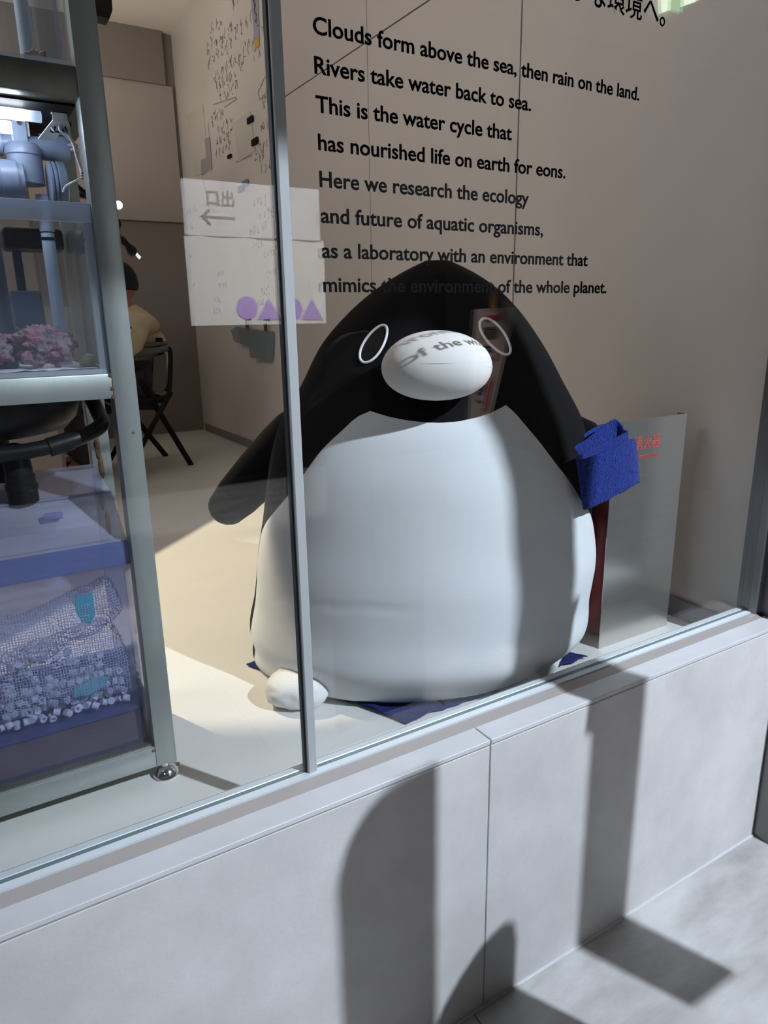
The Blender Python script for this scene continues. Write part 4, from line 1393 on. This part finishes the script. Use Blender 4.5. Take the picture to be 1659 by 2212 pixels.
ye = -1.12
ex = empty('exit_sign', rf(1470, 0, ye), 'lit white and green exit sign on the corridor ceiling, mirrored at the top', 'sign')
e0, e1, e2, e3 = rf(1435, 25, ye), rf(1507, 2, ye), rf(1503, -55, ye), rf(1431, -40, ye)
MB().prism([e0, e1, e2, e3], (0, -0.02, 0)).build('face', M_exit, ex)
MB().box(e0.lerp(e2, 0.25) + Vector((-0.02, 0.001, -0.03)), e0.lerp(e2, 0.45) + Vector((0.02, 0.004, 0.03))).build('pictogram', M_exitgreen, ex)
MB().box((e3.x, ye - 0.03, e3.z - 0.01), (e2.x, ye - 0.02, e2.z + 0.02)).build('housing', M_white, ex)

yp = -0.66
po = empty('poster_sign', rf(1067, 780, yp), 'pinkish paper poster on an orange pole, mirrored in the glass over the penguin\'s head', 'poster')
P = [rf(1027, 668, yp), rf(1115, 663, yp), rf(1059, 905, yp), rf(1012, 905, yp)]
MB().prism(P, (0, -0.004, 0)).build('sheet', M_poster, po)
MB().prism([rf(x, y, yp) + Vector((0, .001, 0)) for x, y in ((1020, 668), (1027, 668), (1012, 905), (1005, 905))], (0, -0.002, 0)).build('edge_strip', M_signgrey, po)
for pts_ in ([(1046, 684), (1080, 678), (1080, 688), (1046, 691)], [(1072, 757), (1079, 757), (1073, 776), (1068, 776)], [(1056, 822), (1064, 820), (1050, 884), (1044, 884)]):
    MB().prism([rf(x, y, yp) + Vector((0, .002, 0)) for x, y in pts_], (0, -0.0015, 0)).build('red_mark', M_posterred, po)
tx = MB()
for k, yy in enumerate((707, 713, 719, 725)):
    tx.prism([rf(x, y, yp) + Vector((0, .002, 0)) for x, y in ((1042, yy), (1074, yy - 1), (1073, yy + 3), (1042, yy + 4))], (0, -0.0015, 0))
for yy, x1 in ((747, 1064), (755, 1064), (772, 1062), (781, 1060), (831, 1048), (839, 1046), (847, 1042), (865, 1040)):
    tx.prism([rf(x, y, yp) + Vector((0, .002, 0)) for x, y in ((1030, yy), (x1, yy), (x1, yy + 2), (1030, yy + 2))], (0, -0.0015, 0))
tag(tx.build('print', M_signgrey, po), kind='stuff')
a_ = rf(1064, 668, yp)
p_a, p_b = rf(1050, 905, yp - 0.01), rf(1074, 585, yp - 0.01)
MB().tube([p_a, rf(1064, 668, yp - 0.01), p_b, (p_b.x + 0.02, yp - 0.01, 1.95), (p_b.x + 0.02, -1.15, 1.97)], 0.009, 10).build('pole', M_orange, po, smooth=50)


def caster(xw, zw, y):
    """point at depth y on the line from the dado face (xw, zw) to the corridor spotlight"""
    a = Vector((xw, YW, zw))
    t = (y - YW) / (LIGHT_OUT.y - YW)
    return a.lerp(LIGHT_OUT, t)


y_ = -0.95
c0_, c1_ = caster(1.105, 0, y_), caster(1.278, 0, y_)
zb = LIGHT_OUT.z + (y_ - LIGHT_OUT.y) / (-0.341 - LIGHT_OUT.y) * (OF - LIGHT_OUT.z)
hb_ = empty('strip_shadow_caster', ((c0_.x + c1_.x) / 2, y_, zb), 'narrow dark strip added out of view in the corridor to cast a shadow band', 'banner')  # added out of view to cast the right-hand shadow band
MB().box((c0_.x, y_ - 0.004, zb), (c1_.x, y_ + 0.004, 1.92)).build('cloth', M_caster, hb_)
MB().tube([(c0_.x - 0.02, y_, 1.92), (c1_.x + 0.02, y_, 1.92)], 0.010, 10).build('rod', M_blackm, hb_, smooth=50)
MB().tube([((c0_.x + c1_.x) / 2, y_, 1.92), ((c0_.x + c1_.x) / 2, -1.15, 1.94)], 0.008, 8).build('arm', M_blackm, hb_, smooth=50)
y_ = -0.85
st = empty('round_shadow_caster', (caster(0.58, -0.3, y_).x, y_, OF), 'dark rounded panel added out of view in the corridor to cast a shadow', 'shadow caster')  # added out of view, shaped to cast the round-topped dado shadow
a_, b_ = caster(0.475, -0.2, y_), caster(0.683, -0.2, y_)
ztop = caster(0.58, -0.005, y_).z
wd = b_.x - a_.x
prof = [(a_.x, y_, OF), (b_.x, y_, OF), (b_.x, y_, ztop), (a_.x + wd * 0.62, y_, ztop - 0.005), (a_.x + wd * 0.45, y_, ztop - 0.012), (a_.x + wd * 0.26, y_, ztop - 0.03), (a_.x + wd * 0.10, y_, ztop - 0.06), (a_.x, y_, ztop - 0.11)]
MB().prism(prof, (0, -0.02, 0)).build('panel', M_caster, st)
MB().box((a_.x, y_ - 0.1, OF), (b_.x, y_ + 0.06, OF + 0.02)).build('plinth', M_blackm, st)
y_ = -0.70
q = [caster(x, z, y_) for x, z in ((0.905, -0.69), (0.905, -0.55), (0.895, -0.50), (0.87, -0.485), (0.84, -0.495), (0.80, -0.515), (0.75, -0.56), (0.70, -0.62), (0.67, -0.69))]
sl = empty('sloped_shadow_caster', (q[0].x, y_, OF), 'low dark sloped board added out of view in the corridor to cast a shadow', 'bench')  # added out of view, outline projected back from the sloped dado shadow
MB().prism([(q[0].x, y_, OF + 0.02)] + [tuple(v) for v in q[1:-1]] + [(q[-1].x, y_, q[-1].z), (q[-1].x, y_, OF + 0.02)], (0, -0.03, 0)).build('side_board', M_caster, sl)
MB().box((q[-1].x, y_ - 0.05, OF), (q[0].x, y_ + 0.02, OF + 0.02)).build('plinth', M_blackm, sl)
